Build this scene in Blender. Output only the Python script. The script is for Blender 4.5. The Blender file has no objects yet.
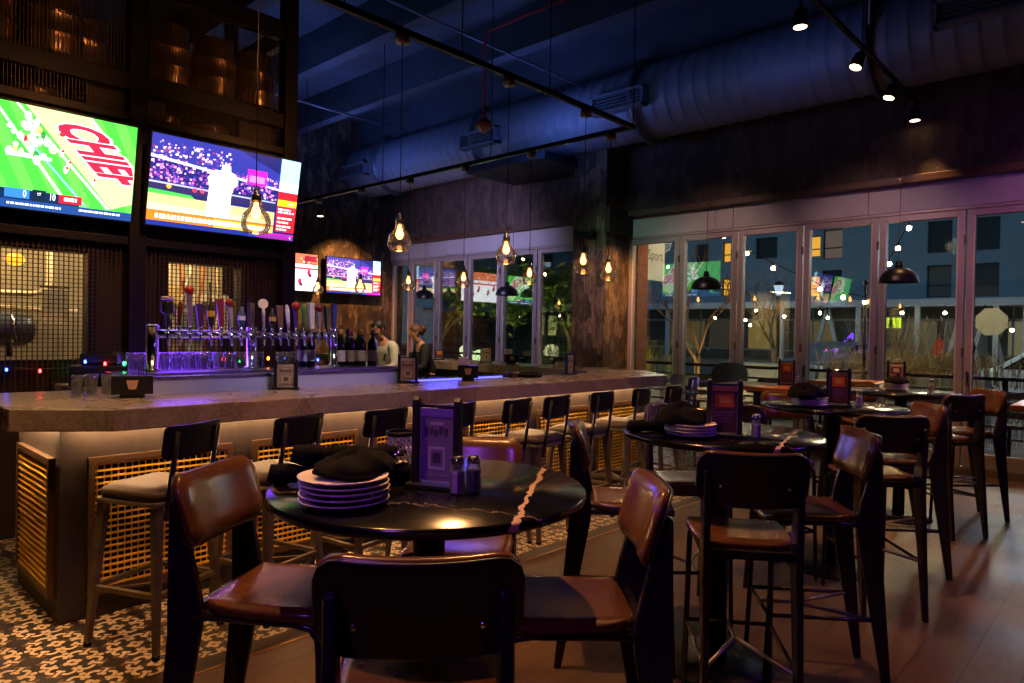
import bpy, bmesh, math, random
from mathutils import Vector, Matrix, Euler
R = math.radians
random.seed(11)
C = bpy.context.scene.collection
sc = bpy.context.scene
sc.view_settings.view_transform = 'Standard'
sc.view_settings.look = 'None'
sc.view_settings.exposure = 0.25
sc.view_settings.gamma = 1.0
sc.view_settings.use_curve_mapping = False
sc.cycles.use_denoising = True
sc.cycles.max_bounces = 7
sc.cycles.transparent_max_bounces = 24
sc.cycles.sample_clamp_indirect = 4.0
sc.cycles.caustics_reflective = False
sc.cycles.caustics_refractive = False

# ------------------------------------------------------------------ camera
CAM_H = 1.48
F_PX = 688.84
yaw, pit, rol = R(43.105), R(-0.727), R(-1.018)
fw = Vector((math.cos(yaw)*math.cos(pit), math.sin(yaw)*math.cos(pit), math.sin(pit)))
rt = Vector((math.sin(yaw), -math.cos(yaw), 0))
dn = fw.cross(rt)
r2 = rt*math.cos(rol) + dn*math.sin(rol)
d2 = -rt*math.sin(rol) + dn*math.cos(rol)
cam = bpy.data.cameras.new('camera')
cam.sensor_width = 36.0
cam.sensor_fit = 'HORIZONTAL'
cam.lens = F_PX*36.0/1024.0
cam.clip_end = 400
cam_o = bpy.data.objects.new('camera', cam)
C.objects.link(cam_o)
m = Matrix.Identity(4)
for i, v in enumerate((r2, -d2, -fw)):
    for j in range(3): m[j][i] = v[j]
m[2][3] = CAM_H
cam_o.matrix_world = m
sc.camera = cam_o

# ------------------------------------------------------------------ materials
def lin(c):
    return tuple((x/12.92 if x <= .04045 else ((x+.055)/1.055)**2.4) for x in c)
def rgb(h):
    return lin(tuple(int(h[i:i+2], 16)/255 for i in (0, 2, 4)))
MATS = {}
class NT:
    """small node helper"""
    def __init__(s, mat):
        s.t = mat.node_tree; s.n = s.t.nodes; s.l = s.t.links
        s.b = s.n.get('Principled BSDF')
    def add(s, typ, **kw):
        n = s.n.new(typ)
        for k, v in kw.items(): setattr(n, k, v)
        return n
    def link(s, a, b): s.l.new(a, b)
    def put(s, sock, v):
        if hasattr(v, 'is_output'): s.l.new(v, sock)
        else: sock.default_value = v
    def m(s, op, a, b=0.0, c=0.0):
        n = s.n.new('ShaderNodeMath'); n.operation = op
        s.put(n.inputs[0], a); s.put(n.inputs[1], b); s.put(n.inputs[2], c)
        return n.outputs[0]
    def coords(s, kind='Object', scale=None):
        tc = s.n.new('ShaderNodeTexCoord'); o = tc.outputs[kind]
        if scale:
            mp = s.n.new('ShaderNodeMapping'); mp.inputs['Scale'].default_value = scale
            s.l.new(o, mp.inputs[0]); o = mp.outputs[0]
        return o
    def noise(s, vec, scale, detail=4, rough=.55, dist=0):
        n = s.n.new('ShaderNodeTexNoise'); s.l.new(vec, n.inputs['Vector'])
        n.inputs['Scale'].default_value = scale; n.inputs['Detail'].default_value = detail
        n.inputs['Roughness'].default_value = rough; n.inputs['Distortion'].default_value = dist
        return n.outputs['Fac']
    def ramp(s, fac, stops):
        n = s.n.new('ShaderNodeValToRGB'); e = n.color_ramp.elements
        while len(e) < len(stops): e.new(.5)
        for k, (p, c) in enumerate(stops):
            e[k].position = p; e[k].color = (*c, 1)
        s.put(n.inputs[0], fac)
        return n.outputs[0]
    def mix(s, fac, a, b, typ='MIX'):
        n = s.n.new('ShaderNodeMix'); n.data_type = 'RGBA'; n.blend_type = typ
        s.put(n.inputs[0], fac)
        for k, v in ((6, a), (7, b)):
            if hasattr(v, 'is_output'): s.l.new(v, n.inputs[k])
            else: n.inputs[k].default_value = (*v, 1)
        return n.outputs[2]
    def bump(s, h, strength=.3, dist=.01):
        n = s.n.new('ShaderNodeBump'); n.inputs['Strength'].default_value = strength
        n.inputs['Distance'].default_value = dist
        s.l.new(h, n.inputs['Height']); s.l.new(n.outputs[0], s.b.inputs['Normal'])
def newmat(name):
    mt = bpy.data.materials.new(name); mt.use_nodes = True
    MATS[name] = mt
    return mt, NT(mt)
def P(name, col, rough=.5, metal=0, var=0.12, nscale=18, bump=0, spec=None, trans=0, alpha=None, coat=0):
    """a procedural surface: base colour with slight noise variation"""
    if name in MATS: return MATS[name]
    mt, t = newmat(name)
    c = rgb(col)
    v = t.coords('Object')
    nz = t.noise(v, nscale)
    lo = tuple(x*(1-var) for x in c); hi = tuple(min(1, x*(1+var)) for x in c)
    t.link(t.ramp(nz, [(.3, lo), (.7, hi)]), t.b.inputs['Base Color'])
    t.b.inputs['Roughness'].default_value = rough
    t.b.inputs['Metallic'].default_value = metal
    if spec is not None: t.b.inputs['Specular IOR Level'].default_value = spec
    if trans: t.b.inputs['Transmission Weight'].default_value = trans
    if coat: t.b.inputs['Coat Weight'].default_value = coat
    if bump: t.bump(nz, bump, .004)
    return mt
def E(name, col, strength=1.0):
    if name in MATS: return MATS[name]
    mt, t = newmat(name)
    c = rgb(col) if isinstance(col, str) else col
    t.b.inputs['Base Color'].default_value = (*[x*.3 for x in c], 1)
    t.b.inputs['Roughness'].default_value = .35
    t.b.inputs['Emission Color'].default_value = (*c, 1)
    t.b.inputs['Emission Strength'].default_value = strength
    return mt

# ------------------------------------------------------------------ mesh builder
class MB:
    def __init__(s): s.v = []; s.f = []; s.mi = []; s.cur = 0; s.sm = []
    def mat(s, k): s.cur = k; return s
    def _add(s, vs, fs, smooth=False):
        b = len(s.v); s.v += [tuple(x) for x in vs]
        for f in fs:
            s.f.append(tuple(b+i for i in f)); s.mi.append(s.cur); s.sm.append(smooth)
        return s
    def box(s, x0, x1, y0, y1, z0, z1, mtx=None):
        vs = [Vector((x, y, z)) for z in (z0, z1) for y in (y0, y1) for x in (x0, x1)]
        if mtx is not None: vs = [mtx @ v for v in vs]
        return s._add(vs, [(0, 2, 3, 1), (4, 5, 7, 6), (0, 1, 5, 4), (2, 6, 7, 3), (0, 4, 6, 2), (1, 3, 7, 5)])
    def bar(s, p, q, w, h=None, up=(0, 0, 1), w2=None, h2=None):
        """rectangular bar from p to q"""
        h = h or w; w2 = w2 or w; h2 = h2 or h
        p, q = Vector(p), Vector(q); d = (q-p).normalized(); u = Vector(up)
        if abs(d.dot(u)) > .98: u = Vector((0, 1, 0))
        a = d.cross(u).normalized(); b = a.cross(d).normalized()
        vs = []
        for c, ww, hh in ((p, w, h), (q, w2, h2)):
            for i, j in ((-1, -1), (1, -1), (1, 1), (-1, 1)): vs.append(c+a*ww/2*i+b*hh/2*j)
        return s._add(vs, [(0, 3, 2, 1), (4, 5, 6, 7), (0, 1, 5, 4), (1, 2, 6, 5), (2, 3, 7, 6), (3, 0, 4, 7)])
    def tube(s, pts, r, n=8, cap=True, smooth=True, closed=False):
        pts = [Vector(p) for p in pts]; k = len(pts)
        rs = r if isinstance(r, (list, tuple)) else [r]*k
        vs = []; prev = None
        for i, p in enumerate(pts):
            if closed: d = pts[(i+1) % k]-pts[i-1]
            else: d = pts[min(i+1, k-1)]-pts[max(i-1, 0)]
            d.normalize()
            if prev is None:
                u = Vector((0, 0, 1)) if abs(d.z) < .9 else Vector((1, 0, 0))
            else: u = prev
            a = u - d*u.dot(d)
            if a.length < 1e-6: a = d.orthogonal()
            a.normalize(); b = d.cross(a); prev = a
            for j in range(n):
                t = 2*math.pi*j/n
                vs.append(p + a*math.cos(t)*rs[i] + b*math.sin(t)*rs[i])
        fs = []
        for i in range(k if closed else k-1):
            i2 = (i+1) % k
            for j in range(n):
                fs.append((i*n+j, i*n+(j+1) % n, i2*n+(j+1) % n, i2*n+j))
        if cap and not closed:
            fs.append(tuple(range(n-1, -1, -1))); fs.append(tuple((k-1)*n+j for j in range(n)))
        return s._add(vs, fs, smooth)
    def lathe(s, prof, n=24, c=(0, 0, 0), cap=True, smooth=True, mtx=None):
        """prof: list of (r, z)"""
        vs = []; c = Vector(c)
        for r, z in prof:
            for j in range(n):
                t = 2*math.pi*j/n
                v = Vector((r*math.cos(t), r*math.sin(t), z))
                if mtx is not None: v = mtx @ v
                vs.append(c+v)
        fs = []
        for i in range(len(prof)-1):
            for j in range(n):
                fs.append((i*n+j, i*n+(j+1) % n, (i+1)*n+(j+1) % n, (i+1)*n+j))
        if cap:
            fs.append(tuple(range(n-1, -1, -1))); k = len(prof)-1
            fs.append(tuple(k*n+j for j in range(n)))
        return s._add(vs, fs, smooth)
    def prism(s, poly, ax, lo, hi):
        """extrude 2D poly along axis ax ('x': poly in y,z; 'y': poly in x,z; 'z': poly in x,y)"""
        def V(p, t):
            return {'x': (t, p[0], p[1]), 'y': (p[0], t, p[1]), 'z': (p[0], p[1], t)}[ax]
        n = len(poly)
        vs = [V(p, lo) for p in poly]+[V(p, hi) for p in poly]
        fs = [tuple(range(n)), tuple(range(2*n-1, n-1, -1))]
        fs += [(i, (i+1) % n, n+(i+1) % n, n+i) for i in range(n)]
        return s._add(vs, fs)
    def quad(s, a, b, c, d): return s._add([a, b, c, d], [(0, 1, 2, 3)])
    def poly(s, pts): return s._add(pts, [tuple(range(len(pts)))])
    def ball(s, c, r, n=12, k=8, sc=(1, 1, 1)):
        vs = []; c = Vector(c)
        for i in range(k+1):
            ph = math.pi*i/k
            for j in range(n):
                t = 2*math.pi*j/n
                vs.append(c+Vector((r*sc[0]*math.sin(ph)*math.cos(t), r*sc[1]*math.sin(ph)*math.sin(t), r*sc[2]*math.cos(ph))))
        fs = []
        for i in range(k):
            for j in range(n):
                fs.append((i*n+j, (i+1)*n+j, (i+1)*n+(j+1) % n, i*n+(j+1) % n))
        return s._add(vs, fs, True)
    def build(s, name, mats, parent=None, bevel=0, seg=2, loc=None, rz=0, sub=0, weld=False):
        me = bpy.data.meshes.new(name)
        me.from_pydata(s.v, [], s.f)
        if not isinstance(mats, (list, tuple)): mats = [mats]
        for mm in mats: me.materials.append(mm)
        me.polygons.foreach_set('material_index', s.mi)
        me.polygons.foreach_set('use_smooth', s.sm)
        bm = bmesh.new(); bm.from_mesh(me)
        if weld: bmesh.ops.remove_doubles(bm, verts=bm.verts, dist=1e-5)
        bmesh.ops.recalc_face_normals(bm, faces=bm.faces)
        bm.to_mesh(me); bm.free()
        o = bpy.data.objects.new(name, me); C.objects.link(o)
        if parent: o.parent = parent
        if loc: o.location = loc
        if rz: o.rotation_euler.z = rz
        if bevel:
            b = o.modifiers.new('b', 'BEVEL'); b.width = bevel; b.segments = seg
            b.limit_method = 'ANGLE'; b.angle_limit = R(40); b.harden_normals = False
        if sub:
            b = o.modifiers.new('s', 'SUBSURF'); b.levels = sub; b.render_levels = sub
        return o
def tag(o, label=None, cat=None, group=None, kind=None):
    if label: o['label'] = label
    if cat: o['category'] = cat
    if group: o['group'] = group
    if kind: o['kind'] = kind
    return o
def thing(name, label, cat, loc=(0, 0, 0), rz=0, group=None):
    o = bpy.data.objects.new(name, None); C.objects.link(o)
    o.empty_display_size = .1
    o.location = loc; o.rotation_euler.z = rz
    return tag(o, label, cat, group)
def struct(o): o['kind'] = 'structure'; return o
def dup(o, parent=None, label=None, loc=None, rz=None, group=None):
    c = o.copy(); C.objects.link(c)
    if parent: c.parent = parent
    if label: c['label'] = label
    if group: c['group'] = group
    if loc is not None: c.location = loc
    if rz is not None: c.rotation_euler.z = rz
    for ch in list(o.children):
        dup(ch, c)
    return c
def text_polys(txt, size=1.0, bold=0):
    """2D polygons (list of verts, faces) of a word set in the built-in font"""
    cu = bpy.data.curves.new('t', 'FONT'); cu.body = txt; cu.size = size
    cu.align_x = 'CENTER'; cu.align_y = 'CENTER'; cu.resolution_u = 3; cu.offset = bold
    o = bpy.data.objects.new('t', cu); C.objects.link(o)
    dg = bpy.context.evaluated_depsgraph_get()
    me = bpy.data.meshes.new_from_object(o.evaluated_get(dg))
    vs = [tuple(v.co) for v in me.vertices]; fs = [tuple(p.vertices) for p in me.polygons]
    bpy.data.objects.remove(o); bpy.data.curves.remove(cu); bpy.data.meshes.remove(me)
    return vs, fs
def at_y(f): return f
def rot(v, a): return (v[0]*math.cos(a)-v[1]*math.sin(a), v[0]*math.sin(a)+v[1]*math.cos(a))
def lamp(name, typ, loc, energy, col, size=.1, target=None, spot=None, blend=.6, shape=None, size_y=None):
    l = bpy.data.lights.new(name, typ); l.energy = energy; l.color = rgb(col) if isinstance(col, str) else col
    if typ == 'AREA':
        l.size = size
        if size_y: l.shape = 'RECTANGLE'; l.size_y = size_y
    elif typ in ('POINT', 'SPOT'): l.shadow_soft_size = size
    if typ == 'SPOT': l.spot_size = R(spot or 60); l.spot_blend = blend
    o = bpy.data.objects.new(name, l); C.objects.link(o); o.location = loc
    if target is not None:
        o.rotation_euler = (Vector(target)-Vector(loc)).to_track_quat('-Z', 'Y').to_euler()
    return o
# ------------------------------------------------------------------ named materials
BLACK = P('black_metal', '17151a', .42, .6, .2, 30)
DKMETAL = P('dark_metal', '26201f', .4, .5, .25, 22)
STEEL = P('stainless', 'b8b8bc', .22, 1, .05)
CHROME = P('chrome', 'd8d8dc', .12, 1, .03)
BRASS = P('brass_mesh', 'ffcb45', .42, .1, .06)
BRONZE = P('bronze_frame', '6b5138', .45, .6, .15)
LEATHER = P('brown_leather', '4e2e16', .24, 0, .22, 14, .12, spec=.55)
SHELLB = P('walnut_shell', '170e0a', .35, 0, .3, 9)
FRAMEC = P('chair_frame', '2a2124', .27, .45, .2, 20)
STOOLF = P('stool_frame', '6e624c', .4, .55, .25, 12)
STOOLS = P('stool_cushion', '544535', .62, 0, .12, 40, .1)
STOOLB = P('stool_back', '1c1716', .35, .3, .2, 10)
GLASSWARE = P('glassware', 'f0f2f6', .05, 0, 0, 5, trans=1.0)
CERAMIC = P('ceramic', 'cfc8c0', .25, 0, .04)
NAPKIN = P('black_cloth', '060607', .95, 0, .3, 60, .2, spec=.15)
PAPER = P('paper', 'd9d2c6', .7, 0, .05)
BLKWOOD = P('black_wood', '0f0d0c', .45, 0, .3, 14)
SALTW = P('salt', 'e6e2da', .7, 0, .06)
PEPPER = P('pepper', '2b2520', .8, 0, .5, 120)
WOODTOP = None
def wood(name, c1, c2, rough=.35, axis=(1, 12, 12), sc=3.0, coat=0):
    mt, t = newmat(name)
    v = t.coords('Object', axis)
    n = t.noise(v, sc, 6, .6, .6)
    t.link(t.ramp(n, [(.3, rgb(c1)), (.7, rgb(c2))]), t.b.inputs['Base Color'])
    t.b.inputs['Roughness'].default_value = rough
    t.b.inputs['Coat Weight'].default_value = coat
    t.bump(n, .08, .003)
    return mt
WOODTOP = wood('wood_table_top', '8a4f1e', 'b06c2c', .3, (10, 1.2, 10), 3)

def mk_counter():
    mt, t = newmat('counter_stone')
    v = t.coords('Object')
    a = t.noise(v, 2.2, 8, .6, 1.2); b = t.noise(v, 60, 3)
    col = t.mix(.35, t.ramp(a, [(.25, rgb('6a5a4c')), (.75, rgb('94826f'))]), t.ramp(b, [(.35, rgb('5a4a3e')), (.65, rgb('9a8a78'))]))
    t.link(col, t.b.inputs['Base Color'])
    t.link(t.ramp(a, [(.2, (.2,)*3), (.8, (.36,)*3)]), t.b.inputs['Roughness'])
    return mt
COUNTER = mk_counter()
def mk_base():
    mt, t = newmat('bar_front_panel')
    v = t.coords('Object', (1, 1, .6))
    a = t.noise(v, 5, 8, .65, 1.5)
    t.link(t.ramp(a, [(.25, rgb('211a15')), (.75, rgb('382d24'))]), t.b.inputs['Base Color'])
    t.b.inputs['Roughness'].default_value = .55
    t.bump(a, .15, .01)
    return mt
BASEM = mk_base()
def mk_marble():
    mt, t = newmat('black_marble')
    v = t.coords('Object')
    w = t.noise(v, 13, 5, .65); 
    sep = t.add('ShaderNodeSeparateXYZ'); t.link(v, sep.inputs[0])
    d = t.m('ADD', t.m('MULTIPLY', sep.outputs[0], .45), t.m('MULTIPLY', sep.outputs[1], .9))
    d = t.m('ADD', d, t.m('MULTIPLY', t.m('SUBTRACT', w, .5), .065))
    l1 = t.m('LESS_THAN', t.m('ABSOLUTE', t.m('ADD', d, .29)), .0075)
    d2 = t.m('ADD', t.m('MULTIPLY', sep.outputs[0], .8), t.m('MULTIPLY', sep.outputs[1], -.55))
    d2 = t.m('ADD', d2, t.m('MULTIPLY', t.m('SUBTRACT', w, .5), .16))
    l2 = t.m('LESS_THAN', t.m('ABSOLUTE', t.m('ADD', d2, .2)), .003)
    f = t.m('MAXIMUM', l1, t.m('MULTIPLY', l2, .3))
    t.link(t.mix(f, rgb('0b0a0d'), rgb('b79a80')), t.b.inputs['Base Color'])
    t.b.inputs['Roughness'].default_value = .17
    t.b.inputs['Specular IOR Level'].default_value = .6
    return mt
MARBLE = mk_marble()

def mk_stone(name, c1, c2, c3):
    mt, t = newmat(name)
    v = t.coords('Object')
    v1 = t.add('ShaderNodeMapping'); v1.inputs['Scale'].default_value = (3.2, 3.2, 1.1); t.link(v, v1.inputs[0])
    a = t.noise(v1.outputs[0], 4.0, 7, .7, .8)
    v2 = t.add('ShaderNodeMapping'); v2.inputs['Scale'].default_value = (5.0, 5.0, 2.0); t.link(v, v2.inputs[0])
    vo = t.add('ShaderNodeTexVoronoi'); vo.feature = 'F1'; vo.distance = 'CHEBYCHEV'; t.link(v2.outputs[0], vo.inputs['Vector']); vo.inputs['Scale'].default_value = 1.7
    cell = t.add('ShaderNodeSeparateColor'); t.link(vo.outputs['Color'], cell.inputs[0])
    f = t.m('ADD', t.m('MULTIPLY', a, .75), t.m('MULTIPLY', cell.outputs[0], .25))
    t.link(t.ramp(f, [(.32, rgb(c1)), (.5, rgb(c2)), (.7, rgb(c3))]), t.b.inputs['Base Color'])
    t.b.inputs['Roughness'].default_value = .7
    t.bump(f, .6, .03)
    return mt
STONE = mk_stone('stone_wall_cladding', '1a1410', '3c2f27', '7a6650')
STONED = mk_stone('dark_wall_cladding', '2c211d', '40312a', '55433a')

def mk_floor():
    mt, t = newmat('floor_planks')
    v = t.coords('Object')
    br = t.add('ShaderNodeTexBrick'); t.link(v, br.inputs['Vector'])
    br.inputs['Scale'].default_value = 1.0; br.inputs['Brick Width'].default_value = 1.2; br.inputs['Row Height'].default_value = .2
    br.inputs['Mortar Size'].default_value = .0025; br.offset = .37
    for k, c in (('Color1', '4c392a'), ('Color2', '614a37'), ('Mortar', '1c140f')): br.inputs[k].default_value = (*rgb(c), 1)
    g = t.add('ShaderNodeMapping'); g.inputs['Scale'].default_value = (1.2, 14, 1); t.link(v, g.inputs[0])
    n = t.noise(g.outputs[0], 3.5, 7, .65, .7)
    n2 = t.noise(v, 1.4, 5, .6)
    c = t.mix(.75, br.outputs[0], t.ramp(n, [(.25, (.35, .33, .3)), (.75, (1.25, 1.2, 1.15))]), 'MULTIPLY')
    c = t.mix(.4, c, t.ramp(n2, [(.3, (.4, .4, .4)), (.7, (1.25, 1.25, 1.25))]), 'MULTIPLY')
    t.link(c, t.b.inputs['Base Color'])
    t.link(t.ramp(n2, [(.3, (.32,)*3), (.75, (.55,)*3)]), t.b.inputs['Roughness'])
    return mt
FLOORM = mk_floor()
def mk_tile():
    """patterned encaustic tile: cream scrolls and petals on dark brown"""
    mt, t = newmat('floor_pattern_tile')
    v = t.coords('Object')
    sp = t.add('ShaderNodeSeparateXYZ'); t.link(v, sp.inputs[0])
    S = .255
    nz = t.noise(v, 30, 2)
    j = t.m('MULTIPLY', t.m('SUBTRACT', nz, .5), .035)
    def fold(o):
        x = t.m('ADD', t.m('DIVIDE', o, S), j)
        x = t.m('SUBTRACT', t.m('FRACT', x), .5)
        return t.m('ABSOLUTE', x)
    px, py = fold(sp.outputs[0]), fold(sp.outputs[1])
    hi = t.m('MAXIMUM', px, py); lo = t.m('MINIMUM', px, py)   # eight-fold
    def dist(cx, cy):
        a = t.m('SUBTRACT', hi, cx); b = t.m('SUBTRACT', lo, cy)
        return t.m('SQRT', t.m('ADD', t.m('MULTIPLY', a, a), t.m('MULTIPLY', b, b)))
    def ring(cx, cy, r, w):
        return t.m('LESS_THAN', t.m('ABSOLUTE', t.m('SUBTRACT', dist(cx, cy), r)), w)
    def disc(cx, cy, r): return t.m('LESS_THAN', dist(cx, cy), r)
    # C-scroll: a ring open on one side
    openm = t.m('GREATER_THAN', t.m('ADD', hi, t.m('MULTIPLY', lo, -.6)), .19)
    scroll = t.m('MULTIPLY', ring(.295, .135, .105, .034), openm)
    curl = disc(.255, .195, .034)
    # stems along the diagonal
    dd = t.m('SUBTRACT', hi, lo)
    stem = t.m('MULTIPLY', t.m('LESS_THAN', dd, .048), t.m('MULTIPLY', t.m('GREATER_THAN', lo, .20), t.m('LESS_THAN', lo, .36)))
    petal = t.m('MULTIPLY', t.m('LESS_THAN', dist(.075, .0), .065), t.m('GREATER_THAN', hi, .03))
    tip = disc(.44, .0, .05)
    f = scroll
    for k in (curl, stem, petal, tip): f = t.m('MAXIMUM', f, k)
    brown = t.m('MAXIMUM', disc(.42, .30, .045), disc(.16, .0, .03))
    grout = t.m('GREATER_THAN', hi, .492)
    base = t.mix(brown, rgb('2b211b'), rgb('6e4f35'))
    c = t.mix(f, base, rgb('cdb48c'))
    c = t.mix(t.m('MULTIPLY', grout, .7), c, rgb('1c1613'))
    w = t.noise(v, 6, 6, .6)
    c = t.mix(.4, c, t.ramp(w, [(.3, (.6, .58, .55)), (.7, (1.1, 1.1, 1.1))]), 'MULTIPLY')
    t.link(c, t.b.inputs['Base Color'])
    t.b.inputs['Roughness'].default_value = .45
    return mt
TILEM = mk_tile()
DARKWOOD = wood('dark_border_wood', '2a1e16', '3c2c20', .45, (1, 14, 1), 3)

def mk_glass():
    mt, t = newmat('window_glass')
    t.n.remove(t.b)
    out = t.n.get('Material Output')
    tr = t.add('ShaderNodeBsdfTransparent'); tr.inputs[0].default_value = (.86, .92, .93, 1)
    gl = t.add('ShaderNodeBsdfGlossy'); gl.inputs['Roughness'].default_value = .012
    gl.inputs['Color'].default_value = (1, 1, 1, 1)
    fr = t.add('ShaderNodeFresnel'); fr.inputs[0].default_value = 1.6
    f = t.m('MINIMUM', t.m('MULTIPLY', fr.outputs[0], 2.0), .9)
    mx = t.add('ShaderNodeMixShader'); t.link(f, mx.inputs[0]); t.link(tr.outputs[0], mx.inputs[1]); t.link(gl.outputs[0], mx.inputs[2])
    t.link(mx.outputs[0], out.inputs[0])
    return mt
WGLASS = mk_glass()
def mk_thin(name, tint, k):
    mt, t = newmat(name)
    t.n.remove(t.b)
    out = t.n.get('Material Output')
    tr = t.add('ShaderNodeBsdfTransparent'); tr.inputs[0].default_value = (*tint, 1)
    gl = t.add('ShaderNodeBsdfGlossy'); gl.inputs['Roughness'].default_value = .04
    fr = t.add('ShaderNodeFresnel'); fr.inputs[0].default_value = 1.5
    lw = t.m('MINIMUM', t.m('ADD', t.m('MULTIPLY', fr.outputs[0], k), .02), .9)
    mx = t.add('ShaderNodeMixShader'); t.link(lw, mx.inputs[0]); t.link(tr.outputs[0], mx.inputs[1]); t.link(gl.outputs[0], mx.inputs[2])
    df = t.add('ShaderNodeBsdfDiffuse'); df.inputs[0].default_value = (.9, .9, .9, 1)
    m2_ = t.add('ShaderNodeMixShader'); m2_.inputs[0].default_value = .05; t.link(mx.outputs[0], m2_.inputs[1]); t.link(df.outputs[0], m2_.inputs[2])
    t.link(m2_.outputs[0], out.inputs[0])
    return mt
THIN = mk_thin('clear_thin_glass', (.96, .95, .94), 2.2)
CEILM = P('ceiling_concrete', '3a4250', .8, 0, .25, 2.5, .2)
DUCTM = P('duct_sheet_metal', '7a8294', .6, .3, .1, 6)
MULLION = P('window_frame_paint', '9a8c8c', .45, .2, .06)
HEADER = P('header_panel', 'a9a3a6', .6, 0, .06, 3)
TRIMB = P('brown_trim', '4a3022', .5, 0, .2)
DARKWALL = P('dark_wall_paint', '1d1714', .8, 0, .2)
MESHM = P('steel_mesh', '3a2f28', .5, .5, .15)
KEGM = P('keg_metal', '8a6f56', .34, .9, .15)
# ------------------------------------------------------------------ room shell
XW = 9.0            # window wall (inner face)
YB = 12.0           # far wall
X0, Y0, ZC = -3.2, -6.0, 5.7
fl = MB().box(X0, XW+.2, Y0, 2.955, -.1, 0).build('floor', FLOORM); struct(fl)
ft = MB().box(X0, XW+.2, 3.085, YB+.2, -.1, 0).build('floor_tile', TILEM); struct(ft)
fb = MB().box(X0, XW+.2, 2.97, 3.085, -.1, 0).build('floor_border', DARKWOOD); struct(fb)
fs = MB().box(X0, XW+.2, 2.955, 2.97, -.1, .003).build('trim_1', P('brass_strip', 'b98a4a', .35, .9)); struct(fs)
# ceiling slab with double-tee stems running along the window wall
b = MB().box(X0, XW+.3, Y0, YB+.2, ZC, ZC+.2)
struct(b.build('ceiling', CEILM))
for k, x in enumerate((-2.2, -.7, .8, 2.3, 3.8, 5.3, 6.75, 8.25)):
    bb = MB().prism([(x-.13, ZC), (x+.13, ZC), (x+.09, ZC-.5), (x-.09, ZC-.5)], 'y', Y0, YB+.1)
    struct(bb.build('ceiling_beam', CEILM))
# walls out of frame and far wall
struct(MB().box(X0-.2, X0, Y0, YB, 0, ZC).build('wall_left', DARKWALL))
struct(MB().box(X0, XW+.2, Y0-.2, Y0, 0, ZC).build('wall_front', DARKWALL))
struct(MB().box(X0, XW+.3, YB, YB+.2, 0, ZC).build('wall_back', STONE))

# window wall: upper cladding, trim, header, column
up = MB().box(XW-.12, XW+.25, Y0, YB, 3.36, ZC)
struct(up.build('wall_right', STONED))
struct(MB().box(XW-.17, XW-.0, Y0, 6.0, 3.27, 3.36).build('trim_2', TRIMB, bevel=.008))
struct(MB().box(XW-.14, XW-.0, 6.62, YB, 3.27, 3.36).build('trim_3', TRIMB, bevel=.008))
hd = MB()
for a, bnd in ((Y0, 6.0), (6.62, YB)):
    y = a
    n = max(1, round((bnd-a)/1.77)); st = (bnd-a)/n
    for i in range(n): hd.box(XW-.02, XW+.18, a+i*st+.004, a+(i+1)*st-.004, 2.975, 3.27)
struct(hd.build('wall_right_header', HEADER))
struct(MB().box(8.4, XW+.25, 6.0, 6.61, 0, ZC).build('column', STONE))
# dark box standing in for the shadow at the top of the column side
struct(MB().box(8.36, 8.99, 5.9, 5.995, 2.98, 3.36).build('column_shade', P('shade_dark', '1a1210', .7)))
# folding window panels
def window(n, y0, y1, latch=False):
    """one folding panel: stiles + rails + one pane"""
    f = MB(); x0, x1 = XW, XW+.075
    w = .085
    f.box(x0, x1, y0+.008, y0+w, .08, 2.935)
    f.box(x0, x1, y1-w, y1-.008, .08, 2.935)
    f.box(x0, x1, y0+w, y1-w, 2.86, 2.935)
    f.box(x0, x1, y0+w, y1-w, .08, .24)
    o = f.build('window_%d' % n, MULLION, bevel=.006); struct(o)
    g = MB()
    for (a, b_, c, d) in ((y0+w-.012, y0+w, .24, 2.86), (y1-w, y1-w+.012, .24, 2.86)):
        g.box(x0-.006, x0+.004, a, b_, c, d)
    g.build('glazing_bead', P('pale_bead', 'c9bca8', .4), o)
    MB().box(XW+.035, XW+.041, y0+w-.01, y1-w+.01, .23, 2.87).build('pane', WGLASS, o)
    h = MB()
    for z in (1.35, .45, 2.6):
        h.box(x0-.012, x0, y0-.004, y0+.022, z-.05, z+.05)
    h.build('hinge', P('hinge_metal', '5b4c48', .4, .7), o)
    if latch:
        l = MB().box(x0-.02, x0, y1-.055, y1-.03, 1.0, 1.14).tube([(x0-.02, y1-.042, 1.1), (x0-.05, y1-.042, 1.1), (x0-.05, y1-.042, .98)], .009)
        l.build('handle', CHROME, o)
    return o
n = 1
ys = [5.99-.885*k for k in range(0, 11)]
for k in range(10):
    window(n, ys[k+1], ys[k], latch=(k in (3, 5))); n += 1
ysl = [6.99, 7.86, 8.74, 9.62, 10.5, 11.33, 11.98]
for k in range(6):
    window(n, ysl[k], ysl[k+1]); n += 1
# fixed outer frame head and sill
for nm, a, bnd in (('trim_5', Y0, 6.0), ('trim_6', 6.62, YB)):
    struct(MB().box(XW-.01, XW+.12, a, bnd, 2.937, 2.975).build(nm, MULLION, bevel=.005))
for nm, a, bnd in (('trim_7', Y0, 6.0), ('trim_8', 6.62, YB)):
    struct(MB().box(XW-.02, XW+.15, a, bnd, 0, .075).build(nm, P('sill_metal', '6e6260', .45, .5)))
struct(MB().box(XW, XW+.12, 6.62, 6.985, .08, 2.937).build('wall_right_jamb', MULLION))
struct(MB().box(XW, XW+.25, Y0, ys[10], 0, 2.975).build('wall_right_end', DARKWALL))

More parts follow.
